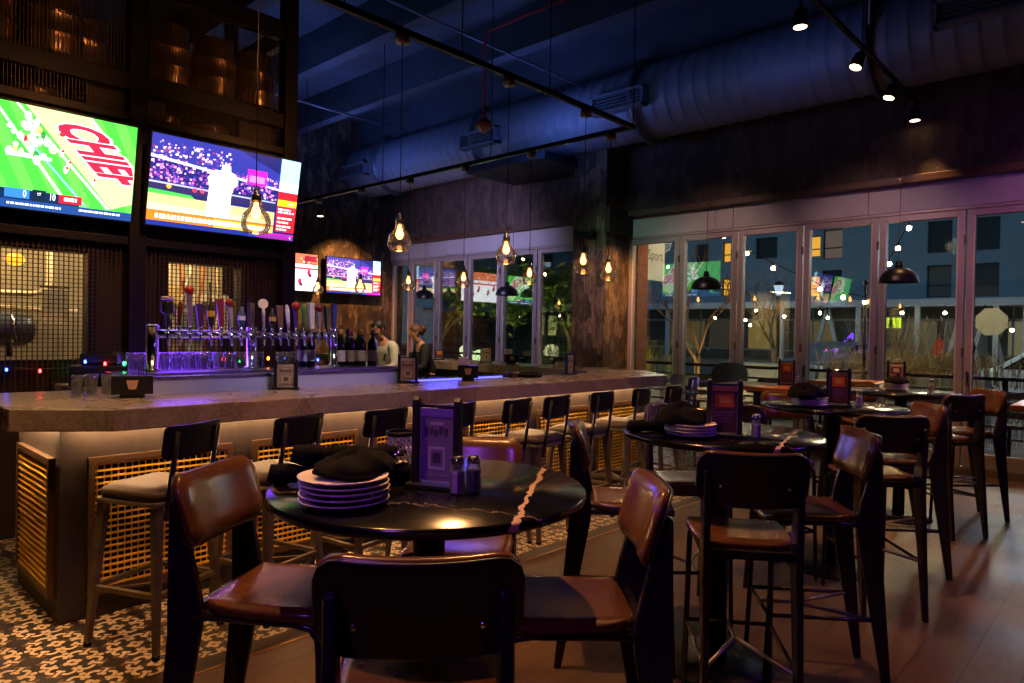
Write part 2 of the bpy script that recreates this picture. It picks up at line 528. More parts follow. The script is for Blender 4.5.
# ------------------------------------------------------------------ spiral duct and services on the ceiling
t = thing('air_duct', 'large round sheet metal duct running above the window wall', 'duct', (8.32, 0, 4.72))
d = MB()
prof = []
y = -5.5
pts, rad = [], []
while y < 11.9:
    for dy, r in ((0, .50), (.02, .512), (.04, .50), (.19, .50)):
        pts.append((0, y+dy, 0)); rad.append(r)
    y += .2
d.tube(pts, rad, 28)
d.build('duct_body', DUCTM, t)
for y in (-1.5, 2.3, 5.2, 8.3, 11.0):
    MB().tube([(0, y-.03, 0), (0, y+.03, 0)], .575, 28).build('duct_collar', P('duct_band', '5f6675', .45, .6), t)
for y, dz in ((1.25, -.05), (5.4, -.08), (8.1, -.1), (11.9-.25, -.1)):
    g = MB()
    L, Hh = .42, .13
    x = -.57
    g.box(x-.02, x+.14, y-L, y+L, dz-Hh, dz-Hh+.03); g.box(x-.02, x+.14, y-L, y+L, dz+Hh-.03, dz+Hh)
    g.box(x-.02, x+.14, y-L, y-L+.03, dz-Hh, dz+Hh); g.box(x-.02, x+.14, y+L-.03, y+L, dz-Hh, dz+Hh)
    o = g.build('register', DUCTM, t)
    lv = MB()
    for k in range(5): lv.box(x-.005, x+.05, y-L+.03, y+L-.03, dz-Hh+.045+k*.043, dz-Hh+.052+k*.043)
    lv.build('louver', DUCTM, o)
    MB().box(x+.05, x+.06, y-L+.03, y+L-.03, dz-Hh+.03, dz+Hh-.03).build('register_back', P('register_dark', '2a3040', .6, .3), o)
for y in (-2.6, .9, 3.6, 6.6, 9.6):
    MB().tube([(0, y, .5), (0, y, ZC-4.70)], .008, 6).build('hanger', BLACK, t)
# rectangular branch under the duct
tag(MB().box(7.62, 8.75, 6.55, 8.2, 4.03, 4.15).build('duct_plenum', P('duct_dark', '2c3240', .6, .4), bevel=.01), 'flat dark box duct tucked under the round duct beside the column', 'duct')

def pipe(name, label, cat, pts, r, mat):
    return tag(MB().tube(pts, r, 8).build(name, mat), label, cat)
pipe('conduit', 'thin straight conduit crossing the ceiling above the front of the bar', 'pipe', [(2.0, 6.05, 5.0), (8.3, 6.05, 5.0)], .016, P('conduit_metal', '7d8798', .4, .6))
pipe('conduit', 'short thin conduit at the far ceiling near the hanging kegs', 'pipe', [(4.0, 9.6, 4.95), (7.5, 9.6, 4.95)], .018, P('conduit_metal', '7d8798', .4, .6))
pipe('conduit', 'bent conduit dropping from the ceiling to the duct by the track spotlights', 'pipe', [(7.6, 3.0, ZC-.45), (7.6, 2.3, ZC-.5), (7.75, 2.25, 5.1), (7.75, 2.25, 4.75)], .014, P('conduit_metal', '7d8798', .4, .6))
t = thing('fire_sprinkler', 'red pipe with a red and white sprinkler head hanging over the bar', 'sprinkler', (5.26, 5.4, 0))
RED = P('red_paint', '9c1d17', .4)
MB().tube([(.0, -3.2, 4.76), (0, -.04, 4.74), (0, 0, 4.70), (0, 0, 3.80)], .014, 8).build('pipe', RED, t)
MB().lathe([(.02, 3.82), (.05, 3.80), (.085, 3.75), (.09, 3.72)], 20, cap=True).build('cup', RED, t)
MB().lathe([(.075, 3.722), (.075, 3.70), (.03, 3.66), (.012, 3.64)], 16).build('sprinkler_head', P('red_white_enamel', 'b98d80', .3), t)

# ------------------------------------------------------------------ emergency light on the column
t = thing('emergency_light', 'black twin emergency light with a red cable on the stone column', 'light', (8.33, 6.3, 2.98))
MB().box(0, .07, -.11, .11, -.05, .05).build('body', BLACK, t, bevel=.012)
for s in (-1, 1):
    MB().lathe([(.03, -.02), (.05, .03), (.05, .05)], 14, mtx=Matrix.Rotation(R(-100), 4, 'Y') @ Matrix.Rotation(R(20*s), 4, 'X'), c=(-.03, .15*s, .03)).build('lamp_head', BLACK, t)
MB().tube([(-.01, .0, -.05), (-.012, .005, -.12), (-.008, -.01, -.2)], .008, 6).build('cable', RED, t)
# ------------------------------------------------------------------ the bar
ZT = 1.08; ZU = .973
bar = thing('bar_counter', 'long stone-topped bar with lit gold grille front and chamfered corners', 'bar', (3.5, 3.9, 0))
O = (-3.5, -3.9)
def bx(mb, x0, x1, y0, y1, z0, z1): return mb.box(x0+O[0], x1+O[0], y0+O[1], y1+O[1], z0, z1)
def bp(pts): return [(x+O[0], y+O[1]) for x, y in pts]
# counter top: an angular U drawn around its outline
top = [(.745, 3.92), (1.10, 3.625), (6.15, 3.605), (6.84, 4.32), (6.84, 10.2), (6.12, 10.2), (6.12, 4.62), (5.75, 4.275), (1.72, 4.265), (1.29, 4.86), (.745, 4.86)]
MB().prism(bp(top), 'z', ZU, ZT).build('countertop', COUNTER, bar, bevel=.006)
MB().prism(bp([(1.29, 4.86), (1.29, 5.45), (2.0, 5.45), (2.0, 5.04), (1.44, 5.04), (1.44, 4.62)]), 'z', ZU, ZT).build('service_top', COUNTER, bar, bevel=.006)
# carcass
base = [(.952, 3.913), (6.22, 3.913), (6.55, 4.30), (6.55, 10.1), (6.25, 10.1), (6.25, 4.4), (5.95, 4.18), (1.32, 4.18), (1.32, 4.75), (.952, 4.75)]
MB().prism(bp(base), 'z', 0, ZU).build('bar_front', BASEM, bar)
MB().prism(bp([(1.36, 5.06), (1.36, 5.42), (1.9, 5.42), (1.9, 5.06)]), 'z', 0, ZU).build('service_base', P('purple_grey_panel', '7d6a72', .5), bar)
def grille(u0, u1, z0, z1, front=True):
    """framed brass wire grille standing just proud of the bar front"""
    fr = MB(); w = .03; dp = .03
    def B(mb, a, b_, za, zb, d0, d1):
        if front: bx(mb, a, b_, 3.913-d1, 3.913-d0, za, zb)
        else: bx(mb, .952-d1, .952-d0, a, b_, za, zb)
    B(fr, u0, u1, z1-w, z1, 0, dp); B(fr, u0, u1, z0, z0+w, 0, dp)
    B(fr, u0, u0+w, z0+w, z1-w, 0, dp); B(fr, u1-w, u1, z0+w, z1-w, 0, dp)
    fo = fr.build('grille_panel', BRONZE, bar)
    bk = MB(); B(bk, u0+w, u1-w, z0+w, z1-w, .001, .003); bk.build('grille_void', P('dark_void', '0c0806', .9), fo)  # near-black sheet stands for the unlit void behind the mesh
    ms = MB()
    nh = int((z1-z0-2*w)/.0315)
    for k in range(nh):
        z = z0+w+.012+k*(z1-z0-2*w-.02)/(nh-1)
        B(ms, u0+w, u1-w, z-.0052, z+.0052, .014, .024)
    nv = int((u1-u0-2*w)/.0315)
    for k in range(nv):
        u = u0+w+.012+k*(u1-u0-2*w-.02)/(nv-1)
        B(ms, u-.0032, u+.0032, z0+w, z1-w, .010, .017)
    ms.build('grille_mesh', BRASS, fo)
for k in range(6):
    grille(1.07+.857*k, 1.07+.857*k+.735, .115, .815)
grille(3.99, 4.66, .115, .815, False)
# warm strip under the counter lip
WARM = E('led_warm', 'ffc890', 95)
st = MB()
bx(st, 1.0, 6.15, 3.84, 3.855, ZU-.012, ZU-.002)
bx(st, .885, .90, 4.0, 4.75, ZU-.012, ZU-.002)
st.build('led_strip', WARM, bar)
k = MB(); bx(k, 5.26, 5.33, 3.905, 3.914, .845, .905); k.build('outlet_plate', BLACK, bar)
k = MB(); bx(k, 4.25, 4.33, 3.905, 3.914, .85, .91); k.build('outlet_plate', BLACK, bar)
for x in (.5,):
    pass
# footrail
# ------------------------------------------------------------------ raised tap ledge behind the front counter
ledge = thing('tap_ledge', 'raised pale steel ledge behind the bar counter carrying the beer taps', 'ledge', (2.4, 4.5, 0))
LEDGEM = P('ledge_steel', 'aab4c6', .38, .3, .05, 2)
MB().box(-.95, 1.02, -.22, .50, .30, 1.165).build('ledge_body', LEDGEM, ledge, bevel=.004)
MB().box(-.96, 1.03, -.225, .505, 1.166, 1.185).build('ledge_top', STEEL, ledge, bevel=.004)
MB().box(-.90, .95, -.12, .12, 1.186, 1.198).build('drip_tray', P('drip_tray_steel', '77777e', .3, .9), ledge)
# ------------------------------------------------------------------ beer tap tower
tower = thing('beer_tap_tower', 'long chrome beer tap tower on three posts with many tap handles', 'beer tap', (2.27, 4.62, 1.199))
for x in (-.65, 0, .66):
    MB().lathe([(.05, 0), (.05, .012), (.034, .016), (.034, .27), (.037, .275), (.037, .285), (.02, .295)], 20, c=(x, 0, 0)).build('post', CHROME, tower)
MB().tube([(-.66, 0, .235), (.67, 0, .235)], .026, 14).build('rail', CHROME, tower)
def handle(kind, h, cols, w=.022):
    mb = MB(); ms = [P('tap_%s' % c, c, .35, 0) for c in cols]
    if kind == 'slab':
        mb.prism([(-w*.7, 0), (w*.7, 0), (w*1.1, h), (-w*1.1, h)], 'y', -.012, .012)
    elif kind == 'ball':
        mb.prism([(-w*.35, 0), (w*.35, 0), (w*.8, h*.82), (-w*.8, h*.82)], 'y', -.01, .01); mb.mat(1).ball((0, 0, h*.9), .03, 12, 8)
    elif kind == 'disc':
        mb.lathe([(w*.35, 0), (w*.5, h*.5), (w*.4, h*.7)], 10); mb.mat(1).prism([(.034*math.cos(a*.5236), h*.84+.034*math.sin(a*.5236)) for a in range(12)], 'y', -.009, .009)
    elif kind == 'bottle':
        mb.lathe([(w*.5, 0), (w*.9, h*.15), (w*1.15, h*.35), (w*1.1, h*.6), (w*.5, h*.82), (w*.45, h)], 12); mb.mat(1).lathe([(w*1.16, h*.34), (w*1.17, h*.55)], 12, cap=False)
    elif kind == 'skull':
        mb.lathe([(w*.5, 0), (w*.6, h*.35), (w*1.6, h*.42), (w*1.75, h*.7), (w*1.2, h*.78)], 12); mb.mat(1).lathe([(w*1.7, h*.8), (w*1.75, h*.84), (w*1.6, h*.88)], 12)
    else:
        mb.lathe([(w*.35, 0), (w*.6, h*.3), (w*.75, h*.75), (w*.5, h*.95), (w*.2, h)], 10)
    return mb, (ms+ms)[:2]
HL = [('skull', .21, ('1a1a20', 'c9c9cf')), ('taper', .16, ('5d1f22', '5d1f22')), ('ball', .26, ('77706c', 'a3241c')), ('slab', .15, ('3c2a25', '3c2a25')),
      ('bottle', .19, ('2a2418', 'c8a02c')), ('slab', .19, ('7a2a3a', '31518c')), ('ball', .18, ('8d8680', '8c2a1c')), ('bottle', .14, ('3a4a78', 'c0c4d4')), ('slab', .17, ('4c342a', '4c342a')), ('taper', .14, ('23232b', '23232b')),
      ('disc', .20, ('b8aca0', 'd8cdbd')), ('bottle', .14, ('1f1c14', 'b58b22')), ('slab', .16, ('6d4b36', '6d4b36')), ('taper', .17, ('d9d4cc', 'd9d4cc')), ('ball', .18, ('3a2a22', 'b01e26')), ('taper', .18, ('1f7a34', '1f7a34')),
      ('slab', .19, ('cfc9c4', 'cfc9c4')), ('ball', .17, ('8a7f78', '7c1b22')), ('slab', .17, ('1d1a1c', '1d1a1c')), ('slab', .19, ('3e4486', '3e4486'))]
xs = [-.585+.068*i for i in range(9)]+[-.035] + [.055+.062*i for i in range(10)]
for x, (kd, h, cols) in zip(xs, HL):
    tp = MB().tube([(x, -.02, .235), (x, -.075, .235)], .012, 8).tube([(x, -.075, .25), (x, -.078, .215), (x, -.085, .16)], [.011, .01, .007], 8).lathe([(.012, .25), (.009, .29)], 8, c=(x, -.075, 0))
    tp = tp.build('tap', CHROME, tower)
    mb, ms = handle(kd, h, cols)
    hh = mb.build('tap_handle', ms, tp, bevel=.003 if kd == 'slab' else 0)
    hh.location = (x, -.075, .285); hh.rotation_euler = (R(-4), R(random.uniform(-4, 4)), R(random.uniform(-25, 25)))

# ------------------------------------------------------------------ under-bar station with blue light, behind the taps
ub = thing('underbar_station', 'stainless under-bar ice station glowing blue between taps and corner', 'bar station', (4.6, 4.75, 0))
MB().box(-1.15, .95, .0, .55, .1, .86).build('cabinet', STEEL, ub, bevel=.006)
b = MB(); b.box(-1.15, .95, .5, .55, .87, 1.02); b.box(-1.15, -1.1, 0, .5, .87, .97); b.box(.9, .95, 0, .5, .87, .97)
b.build('splash_guard', STEEL, ub)
MB().box(-1.05, .85, .485, .495, .99, 1.005).build('led_strip', E('led_blue', '4a48ff', 5), ub)
for x in (-.7, .1):
    MB().lathe([(.0, .875), (.16, .875), (.17, .95), (.18, .955)], 20, c=(x, .25, 0), cap=False).build('basin', STEEL, ub)
# stainless back counter at the cage
bc = thing('back_counter', 'dark back bar counter standing against the keg cage', 'counter', (1.8, 5.25, 0))
MB().box(.2, 1.3, -.17, .26, 0, .985).build('cabinet', P('back_bar_dark', '1b1718', .5), bc)
MB().box(.18, 1.32, -.2, .27, .986, 1.02).build('counter_slab', P('back_bar_steel', '55555f', .3, .8), bc, bevel=.004)
# ------------------------------------------------------------------ keg cage that carries the screens
YC = 5.6
cage = thing('keg_cage', 'tall black steel cage with fine wire mesh holding kegs above the two big screens', 'cage', (2.0, YC, 0))
def cb(mb, x0, x1, y0, y1, z0, z1): return mb.box(x0-2.0, x1-2.0, y0-YC, y1-YC, z0, z1)
XL, XR = -.6, 3.12
for a, b_ in ((-.6, -.5), (1.775, 1.895), (3.0, 3.12)):
    k = MB(); cb(k, a, b_, YC-.06, YC+.06, 0, ZC); k.build('post', BLACK, cage, bevel=.006)
for a in (3.02,):
    k = MB(); cb(k, a, a+.1, 6.7, 6.8, 0, ZC); k.build('post', BLACK, cage, bevel=.006)
for z0, z1 in ((3.98, 4.14), (3.22, 3.34), (2.08, 2.14), (2.99, 3.05)):
    k = MB(); cb(k, XL, XR, YC-.04, YC+.04, z0, z1); k.build('beam', BLACK, cage, bevel=.005)
for z0, z1 in ((3.98, 4.14), (3.22, 3.34)):
    k = MB(); cb(k, 3.03, 3.11, YC, 6.8, z0, z1); k.build('beam', BLACK, cage, bevel=.005)
# solid lower wall with two framed openings
WIN = ((.62, 1.545, 1.235, 2.0), (2.10, 2.69, 1.2, 1.985))
k = MB()
xs_ = [XL, WIN[0][0], WIN[0][1], WIN[1][0], WIN[1][1], XR]
for i in range(5):
    op = {1: WIN[0], 3: WIN[1]}.get(i)
    if op is None: cb(k, xs_[i], xs_[i+1], YC+.14, YC+.2, 0, 3.3)
    else:
        cb(k, op[0], op[1], YC+.14, YC+.2, 0, op[2]); cb(k, op[0], op[1], YC+.14, YC+.2, op[3], 3.0)
k.build('back_panel', P('cage_panel', '2a211c', .6, .2, .3, 3), cage)
for op in WIN:
    k = MB(); w = .05
    cb(k, op[0]-w, op[1]+w, YC+.06, YC+.14, op[3], op[3]+w); cb(k, op[0]-w, op[1]+w, YC+.06, YC+.14, op[2]-w, op[2])
    cb(k, op[0]-w, op[0], YC+.06, YC+.14, op[2], op[3]); cb(k, op[1], op[1]+w, YC+.06, YC+.14, op[2], op[3])
    k.build('window_frame', BLACK, cage)
def meshpanel(x0, x1, z0, z1, y, pv=.03, ph=.03, t=.0035):
    k = MB()
    n_ = int((x1-x0)/pv)
    for i in range(1, n_):
        x = x0+(x1-x0)*i/n_; cb(k, x-t, x+t, y-.003, y+.003, z0, z1)
    n_ = int((z1-z0)/ph)
    for i in range(1, n_):
        z = z0+(z1-z0)*i/n_; cb(k, x0, x1, y+.0035, y+.008, z-t*.8, z+t*.8)
    k.build('wire_mesh', MESHM, cage)
meshpanel(-.5, 1.775, 1.02, 2.08, YC+.02)
meshpanel(1.895, 3.0, 1.02, 2.08, YC+.02)
meshpanel(-.5, 1.775, 3.34, 3.98, YC+.02, .022, .32, .0022)
meshpanel(1.895, 3.0, 3.34, 3.98, YC+.02, .022, .32, .0022)
meshpanel(-.5, 1.775, 3.05, 3.22, YC+.02, .022, .08, .0022)
meshpanel(1.895, 3.0, 3.05, 3.22, YC+.02, .022, .08, .0022)
# shelves for kegs
for z in (3.36, 2.62):
    k = MB(); cb(k, XL, XR, 5.85 if z < 3 else 5.7, 6.75, z, z+.05); k.build('shelf', BLACK, cage)
k = MB(); cb(k, XL, XR, 6.76, 6.8, 0, 3.3); k.build('rear_panel', DARKWALL, cage)
k = MB(); cb(k, 3.1, 3.14, 6.81, 9.6, 0, 4.14); k.build('side_panel', DARKWALL, cage)
# kegs
def keg_mesh():
    pr = [(.10, 0), (.165, .0), (.168, .02), (.155, .05), (.17, .075), (.178, .14), (.178, .17), (.194, .184), (.178, .195), (.178, .33), (.194, .344), (.178, .355), (.178, .40), (.165, .455), (.155, .47), (.168, .50), (.165, .525), (.15, .525), (.145, .48), (.06, .475)]
    return MB().lathe(pr, 26)
kg = keg_mesh().build('keg', KEGM)
MB().lathe([(.025, .47), (.03, .49), (.02, .5)], 10).build('valve', STEEL, kg)
spots = []
for x in (.56, .98, 1.40, 1.70): spots.append((x, 6.0 if x < 1.6 else 6.42, 3.411, 'upper'))
for x in (2.2, 2.58, 2.965): spots.append((x, 6.02+.02*math.sin(x*7), 3.411, 'upper'))
for x in (.85, 1.3, 1.69): spots.append((x, 6.05, 2.671, 'lower'))
for x in (2.15, 2.56, 2.95): spots.append((x, 6.05, 2.671, 'lower'))
kl = ['leftmost steel keg on the upper cage shelf', 'second steel keg from the left on the upper cage shelf', 'ribbed steel keg on the upper shelf above the football screen', 'narrowly seen keg beside the middle cage post on the upper shelf',
      'ribbed keg on the upper shelf just right of the middle cage post', 'middle keg of the three above the baseball screen', 'rightmost keg on the upper shelf beside the end post',
      'dim keg behind mesh just above the left of the football screen', 'dim keg behind mesh above the middle of the football screen', 'dim keg on the lower shelf left of the middle post',
      'dim keg on the lower shelf right of the middle post', 'dim keg behind mesh above the middle of the baseball screen', 'dim keg behind mesh at the top right of the baseball screen']
for i, (x, y, z, w) in enumerate(spots):
    o = kg if i == 0 else dup(kg)
    o.location = (x, y, z); o.rotation_euler.z = i*1.3
    tag(o, kl[i], 'keg', 'beer kegs on the %s cage shelf' % w)
# ------------------------------------------------------------------ lit service room seen through the openings
struct(MB().box(-1.0, 3.0, 6.72, 6.75, 0, 2.6).build('wall_service', P('service_wall', '8a7f6a', .7, 0, .2, 4)))
r_ = thing('pipe_run', 'cream pipe bend and orange lamp behind the left mesh opening', 'pipe', (1.0, 6.5, 0))
MB().tube([(.0, 0, 1.72), (.38, 0, 1.72), (.47, 0, 1.75), (.5, 0, 1.82), (.5, 0, 2.1)], .022, 10).build('pipe', P('cream_pipe', 'd8c8a4', .5), r_)
MB().tube([(-.4, .1, 1.62), (.72, .1, 1.60)], .016, 8).build('pipe', P('cream_pipe', 'd8c8a4', .5), r_)
MB().ball((.26, -.05, 1.98), .055, 14, 8, (1.2, 1, .9)).build('lamp_globe', E('orange_lamp', 'ff9a20', 2.2), r_)
h = thing('hose', 'looped yellow hose hanging at the left edge behind the mesh', 'hose', (.96, 6.3, 1.45))
MB().tube([(.18*math.cos(a*.3), .02, .24*math.sin(a*.3)) for a in range(-6, 9)], .018, 8).build('hose_loop', P('yellow_hose', 'c8a94a', .5), h)
tk = thing('brew_tank', 'round steel tank in the lit room behind the left opening', 'tank', (.95, 6.42, .42))
MB().lathe([(.02, 0), (.25, 0), (.27, .05), (.27, .62), (.2, .74), (.05, .78), (.05, .85)], 26).build('tank_body', STEEL, tk)
MB().tube([(-.2, -.24, .3), (.2, -.24, .3)], .015, 8).build('tank_band', CHROME, tk)
fm = thing('fermenter', 'dark blue-grey horizontal tank behind the left opening', 'tank', (1.0, 6.3, 1.44))
MB().tube([(-.36, 0, 0), (-.33, 0, 0), (-.28, 0, 0), (.28, 0, 0), (.33, 0, 0), (.36, 0, 0)], [.05, .10, .13, .13, .10, .05], 22).build('tank_body', P('tank_blue', '3a4656', .35, .5), fm)
for x in (-.2, .2): MB().tube([(x-.01, 0, 0), (x+.01, 0, 0)], .135, 22).build('tank_band', STEEL, fm)
MB().tube([(-.2, 0, -.1), (-.2, 0, -.2)], .02, 8).build('tank_leg', BLACK, fm)
MB().tube([(.2, 0, -.1), (.2, 0, -.2)], .02, 8).build('tank_leg', BLACK, fm)
nt = thing('notice', 'white paper notice pinned behind the left mesh opening', 'paper', (1.47, 6.2, 1.62))
MB().box(-.09, .09, 0, .004, -.13, .13).build('sheet', PAPER, nt)
MB().tube([(-.1, .02, .15), (.1, .02, .15)], .01, 6).build('clip', STEEL, nt)
for i, (x, c) in enumerate(((2.32, 'd9c39a'), (2.42, 'c77a3a'), (2.50, 'd6d0bd'), (2.62, 'b9682e'), (2.74, 'd4b98a'))):
    hs = MB().tube([(x, 6.3, 2.25), (x+.02, 6.3, 1.95), (x+.06*math.sin(i*2), 6.32, 1.72), (x+.1*math.sin(i*2+1), 6.34, 1.5), (x+.05, 6.36, 1.2)], .014, 8)
    tag(hs.build('beer_line', P('line_%s' % c, c, .5)), ['cream beer line left in the bundle behind the right opening', 'orange beer line crossing the bundle behind the right opening', 'pale beer line in the middle behind the right opening', 'rust orange beer line right of the middle behind the opening', 'tan beer line at the right side behind the opening'][i], 'tube', 'beer lines behind the right opening')
sb = thing('wall_box', 'pale service box with a dark screen on the wall behind the right opening', 'box', (2.85, 6.6, 1.6))
MB().box(-.16, .16, 0, .1, -.2, .2).build('case', P('pale_box', 'bdb8a0', .5), sb, bevel=.01)
MB().box(-.1, .1, -.006, 0, -.02, .12).build('panel_face', P('dark_face', '4d4236', .4), sb)
rk = thing('wire_rack', 'steel rack of supplies in the lit room behind the right opening', 'rack', (2.55, 6.55, 1.0))
for z in (.2, .42, .66): MB().box(-.45, .2, -.12, .12, z, z+.012).build('rack_shelf', STEEL, rk)
for x in (-.45, .2): MB().bar((x, -.12, 0), (x, -.12, .9), .02).build('upright', STEEL, rk)
for i, (x, z, c) in enumerate(((-.33, .21, '8a6a42'), (-.12, .21, 'b8b090'), (.08, .21, '94a08a'), (-.25, .43, 'c0b48a'), (.02, .43, '6f7f66'), (-.1, .67, 'b49a60'))):
    bo = thing('carton', ['brown carton at the bottom left of the steel rack', 'cream carton at the bottom middle of the steel rack', 'greyish carton at the bottom right of the steel rack', 'tan carton on the middle rack shelf', 'green carton on the middle rack shelf', 'yellowish carton on the top rack shelf'][i], 'box', (2.55+x, 6.55, 1.0+z+.0025), 0, 'cartons on the wire rack')
    MB().box(-.08, .08, -.09, .09, 0, .17).build('carton_body', P('carton_'+c, c, .8), bo, bevel=.004)
    MB().box(-.081, .081, -.02, .02, .165, .172).build('tape', P('tape', 'c8b48a', .4), bo)
# ------------------------------------------------------------------ screens
EC = {}
TVS = 2.1
def em(col):
    return E('glow_'+col, col, TVS)
def clip01(pts, lo=0.0):
    for ax, lim, sg in ((0, lo, 1), (0, 1, -1), (1, 0, 1), (1, 1, -1)):
        out = []
        for i, p in enumerate(pts):
            q = pts[i-1]; dp = (p[ax]-lim)*sg; dq = (q[ax]-lim)*sg
            if (dp >= 0) != (dq >= 0):
                f = dq/(dq-dp); out.append((q[0]+(p[0]-q[0])*f, q[1]+(p[1]-q[1])*f))
            if dp >= 0: out.append(p)
        pts = out
        if not pts: return []
    return pts
class Pic:
    """flat layers drawn on a screen face; u to the right, v up, both 0..1"""
    def __init__(s, w, h, a=0.0): s.w, s.h, s.a = w, h, a; s.mb = MB(); s.cols = []; s.k = 0
    def _c(s, col):
        if col not in s.cols: s.cols.append(col)
        s.mb.cur = s.cols.index(col); s.k += 1
    def pt(s, u, v): u = s.a+(1-s.a)*u; return ((u-.5)*s.w, -.0002*min(s.k, 40)-.0006, (v-.5)*s.h)
    def poly(s, col, pts):
        pts = clip01(pts, -s.a/(1-s.a))
        if len(pts) < 3: return s
        s._c(col); s.mb.poly([s.pt(u, v) for u, v in pts]); return s
    def rect(s, col, u0, v0, u1, v1): return s.poly(col, [(u0, v0), (u1, v0), (u1, v1), (u0, v1)])
    def oval(s, col, u, v, a, b, n=14):
        return s.poly(col, [(u+a*math.cos(6.2832*i/n), v+b*math.sin(6.2832*i/n)) for i in range(n)])
    def specks(s, cols, u0, v0, u1, v1, n, sz):
        for i in range(n):
            s._c(cols[i % len(cols)]); s.k = min(s.k, 12)
            u = random.uniform(u0, u1); v = random.uniform(v0, v1); a = sz*random.uniform(.5, 1.3)
            s.mb.poly([s.pt(x, y) for x, y in ((u-a*.6, v-a), (u+a*.6, v-a), (u+a*.6, v+a), (u-a*.6, v+a))])
        return s
    def text(s, col, txt, u, v, su, sv, M=None, bold=0):
        """word with cap height ~sv, stretched by su; M: optional 2x2 map"""
        vs, fs = text_polys(txt, 1.0, bold)
        s._c(col); s.k = max(s.k, 20)
        q = []
        for x, y, _ in vs:
            if M: x, y = M[0]*x+M[1]*y, M[2]*x+M[3]*y
            q.append(s.pt(min(u+x*su, .995), v+y*sv))
        s.mb._add(q, fs); return s
    def dashes(s, col, u0, u1, v, h, n, seed=1):
        rr = random.Random(seed); u = u0
        while u < u1:
            w = rr.uniform(.012, .04); s.rect(col, u, v-h/2, min(u+w, u1), v+h/2); u += w+.008
        return s
def football(w, h):
    p = Pic(w, h, .36)
    p.rect('3fae3a', -.6, 0, 1, 1)
    for i in range(-3, 6): p.poly('58bc46', [(i*.2-.2, 1), (i*.2-.1, 1), (i*.2+.3, 0), (i*.2+.2, 0)])
    p.poly('a9c88a', [(.12, 1), (.62, 1), (1, .55), (1, .18), (.82, .1)])
    for a, b_ in ((.05, .78), (-.12, .45), (.6, 1.25)):
        p.poly('f4fff2', [(a, 1), (a+.022, 1), (b_+.03, .1), (b_, .1)])
    p.poly('7ab4e8', [(.18, .62), (.2, .62), (.62, .1), (.6, .1)])
    p.poly('e8f0ff', [(.0, .55), (.0, .5), (.33, .5), (.33, .53)])
    # end-zone word runs down the slope of the field
    M = (.133, .40, -.155, .015)
    p.text('f6e6e6', 'CHIEF', .70, .64, 1.25, 1.28, M, .085)
    p.text('a3203c', 'CHIEF', .695, .643, 1.24, 1.26, M, .045)
    rr = random.Random(4)
    for i in range(44):
        u = rr.gauss(.16, .10); v = rr.gauss(.66, .10); u = min(max(u, .02), .5); v = min(max(v, .42), .93)
        p.k = 26
        p.oval(rr.choice(['f8f8f8', 'ffffff', 'f0ead8', 'e6eefa', 'd8b06a', 'c8283a', '2c8a34']), u, v, rr.uniform(.012, .03), rr.uniform(.02, .05), 8)
    for u, v in ((.40, .60), (.46, .50), (.66, .36), (.44, .44)):
        p.k = 26; p.oval('f8f8f8', u, v, .02, .04, 8); p.oval('c8283a', u+.01, v+.02, .012, .015, 8)
    p.k = 28
    p.rect('1c3d78', -.6, 0, 1, .085); p.rect('0c2246', -.3, .085, .56, .185)
    p.rect('2f6fc0', 0, .10, .18, .19); p.rect('0d2036', .2, .09, .3, .2); p.rect('b01e2c', .4, .1, .58, .185)
    p.k = 31
    p.text('ffffff', '0', .145, .145, .05, .10); p.text('ffffff', '10', .35, .145, .05, .10)
    p.text('ffffff', '1ST', .25, .16, .02, .04)
    p.dashes('e8eef8', .02, .42, .045, .02, 9, 3); p.dashes('e8eef8', .56, .9, .052, .02, 9, 5); p.dashes('ffffff', .44, .54, .145, .035, 4, 6)
    return p
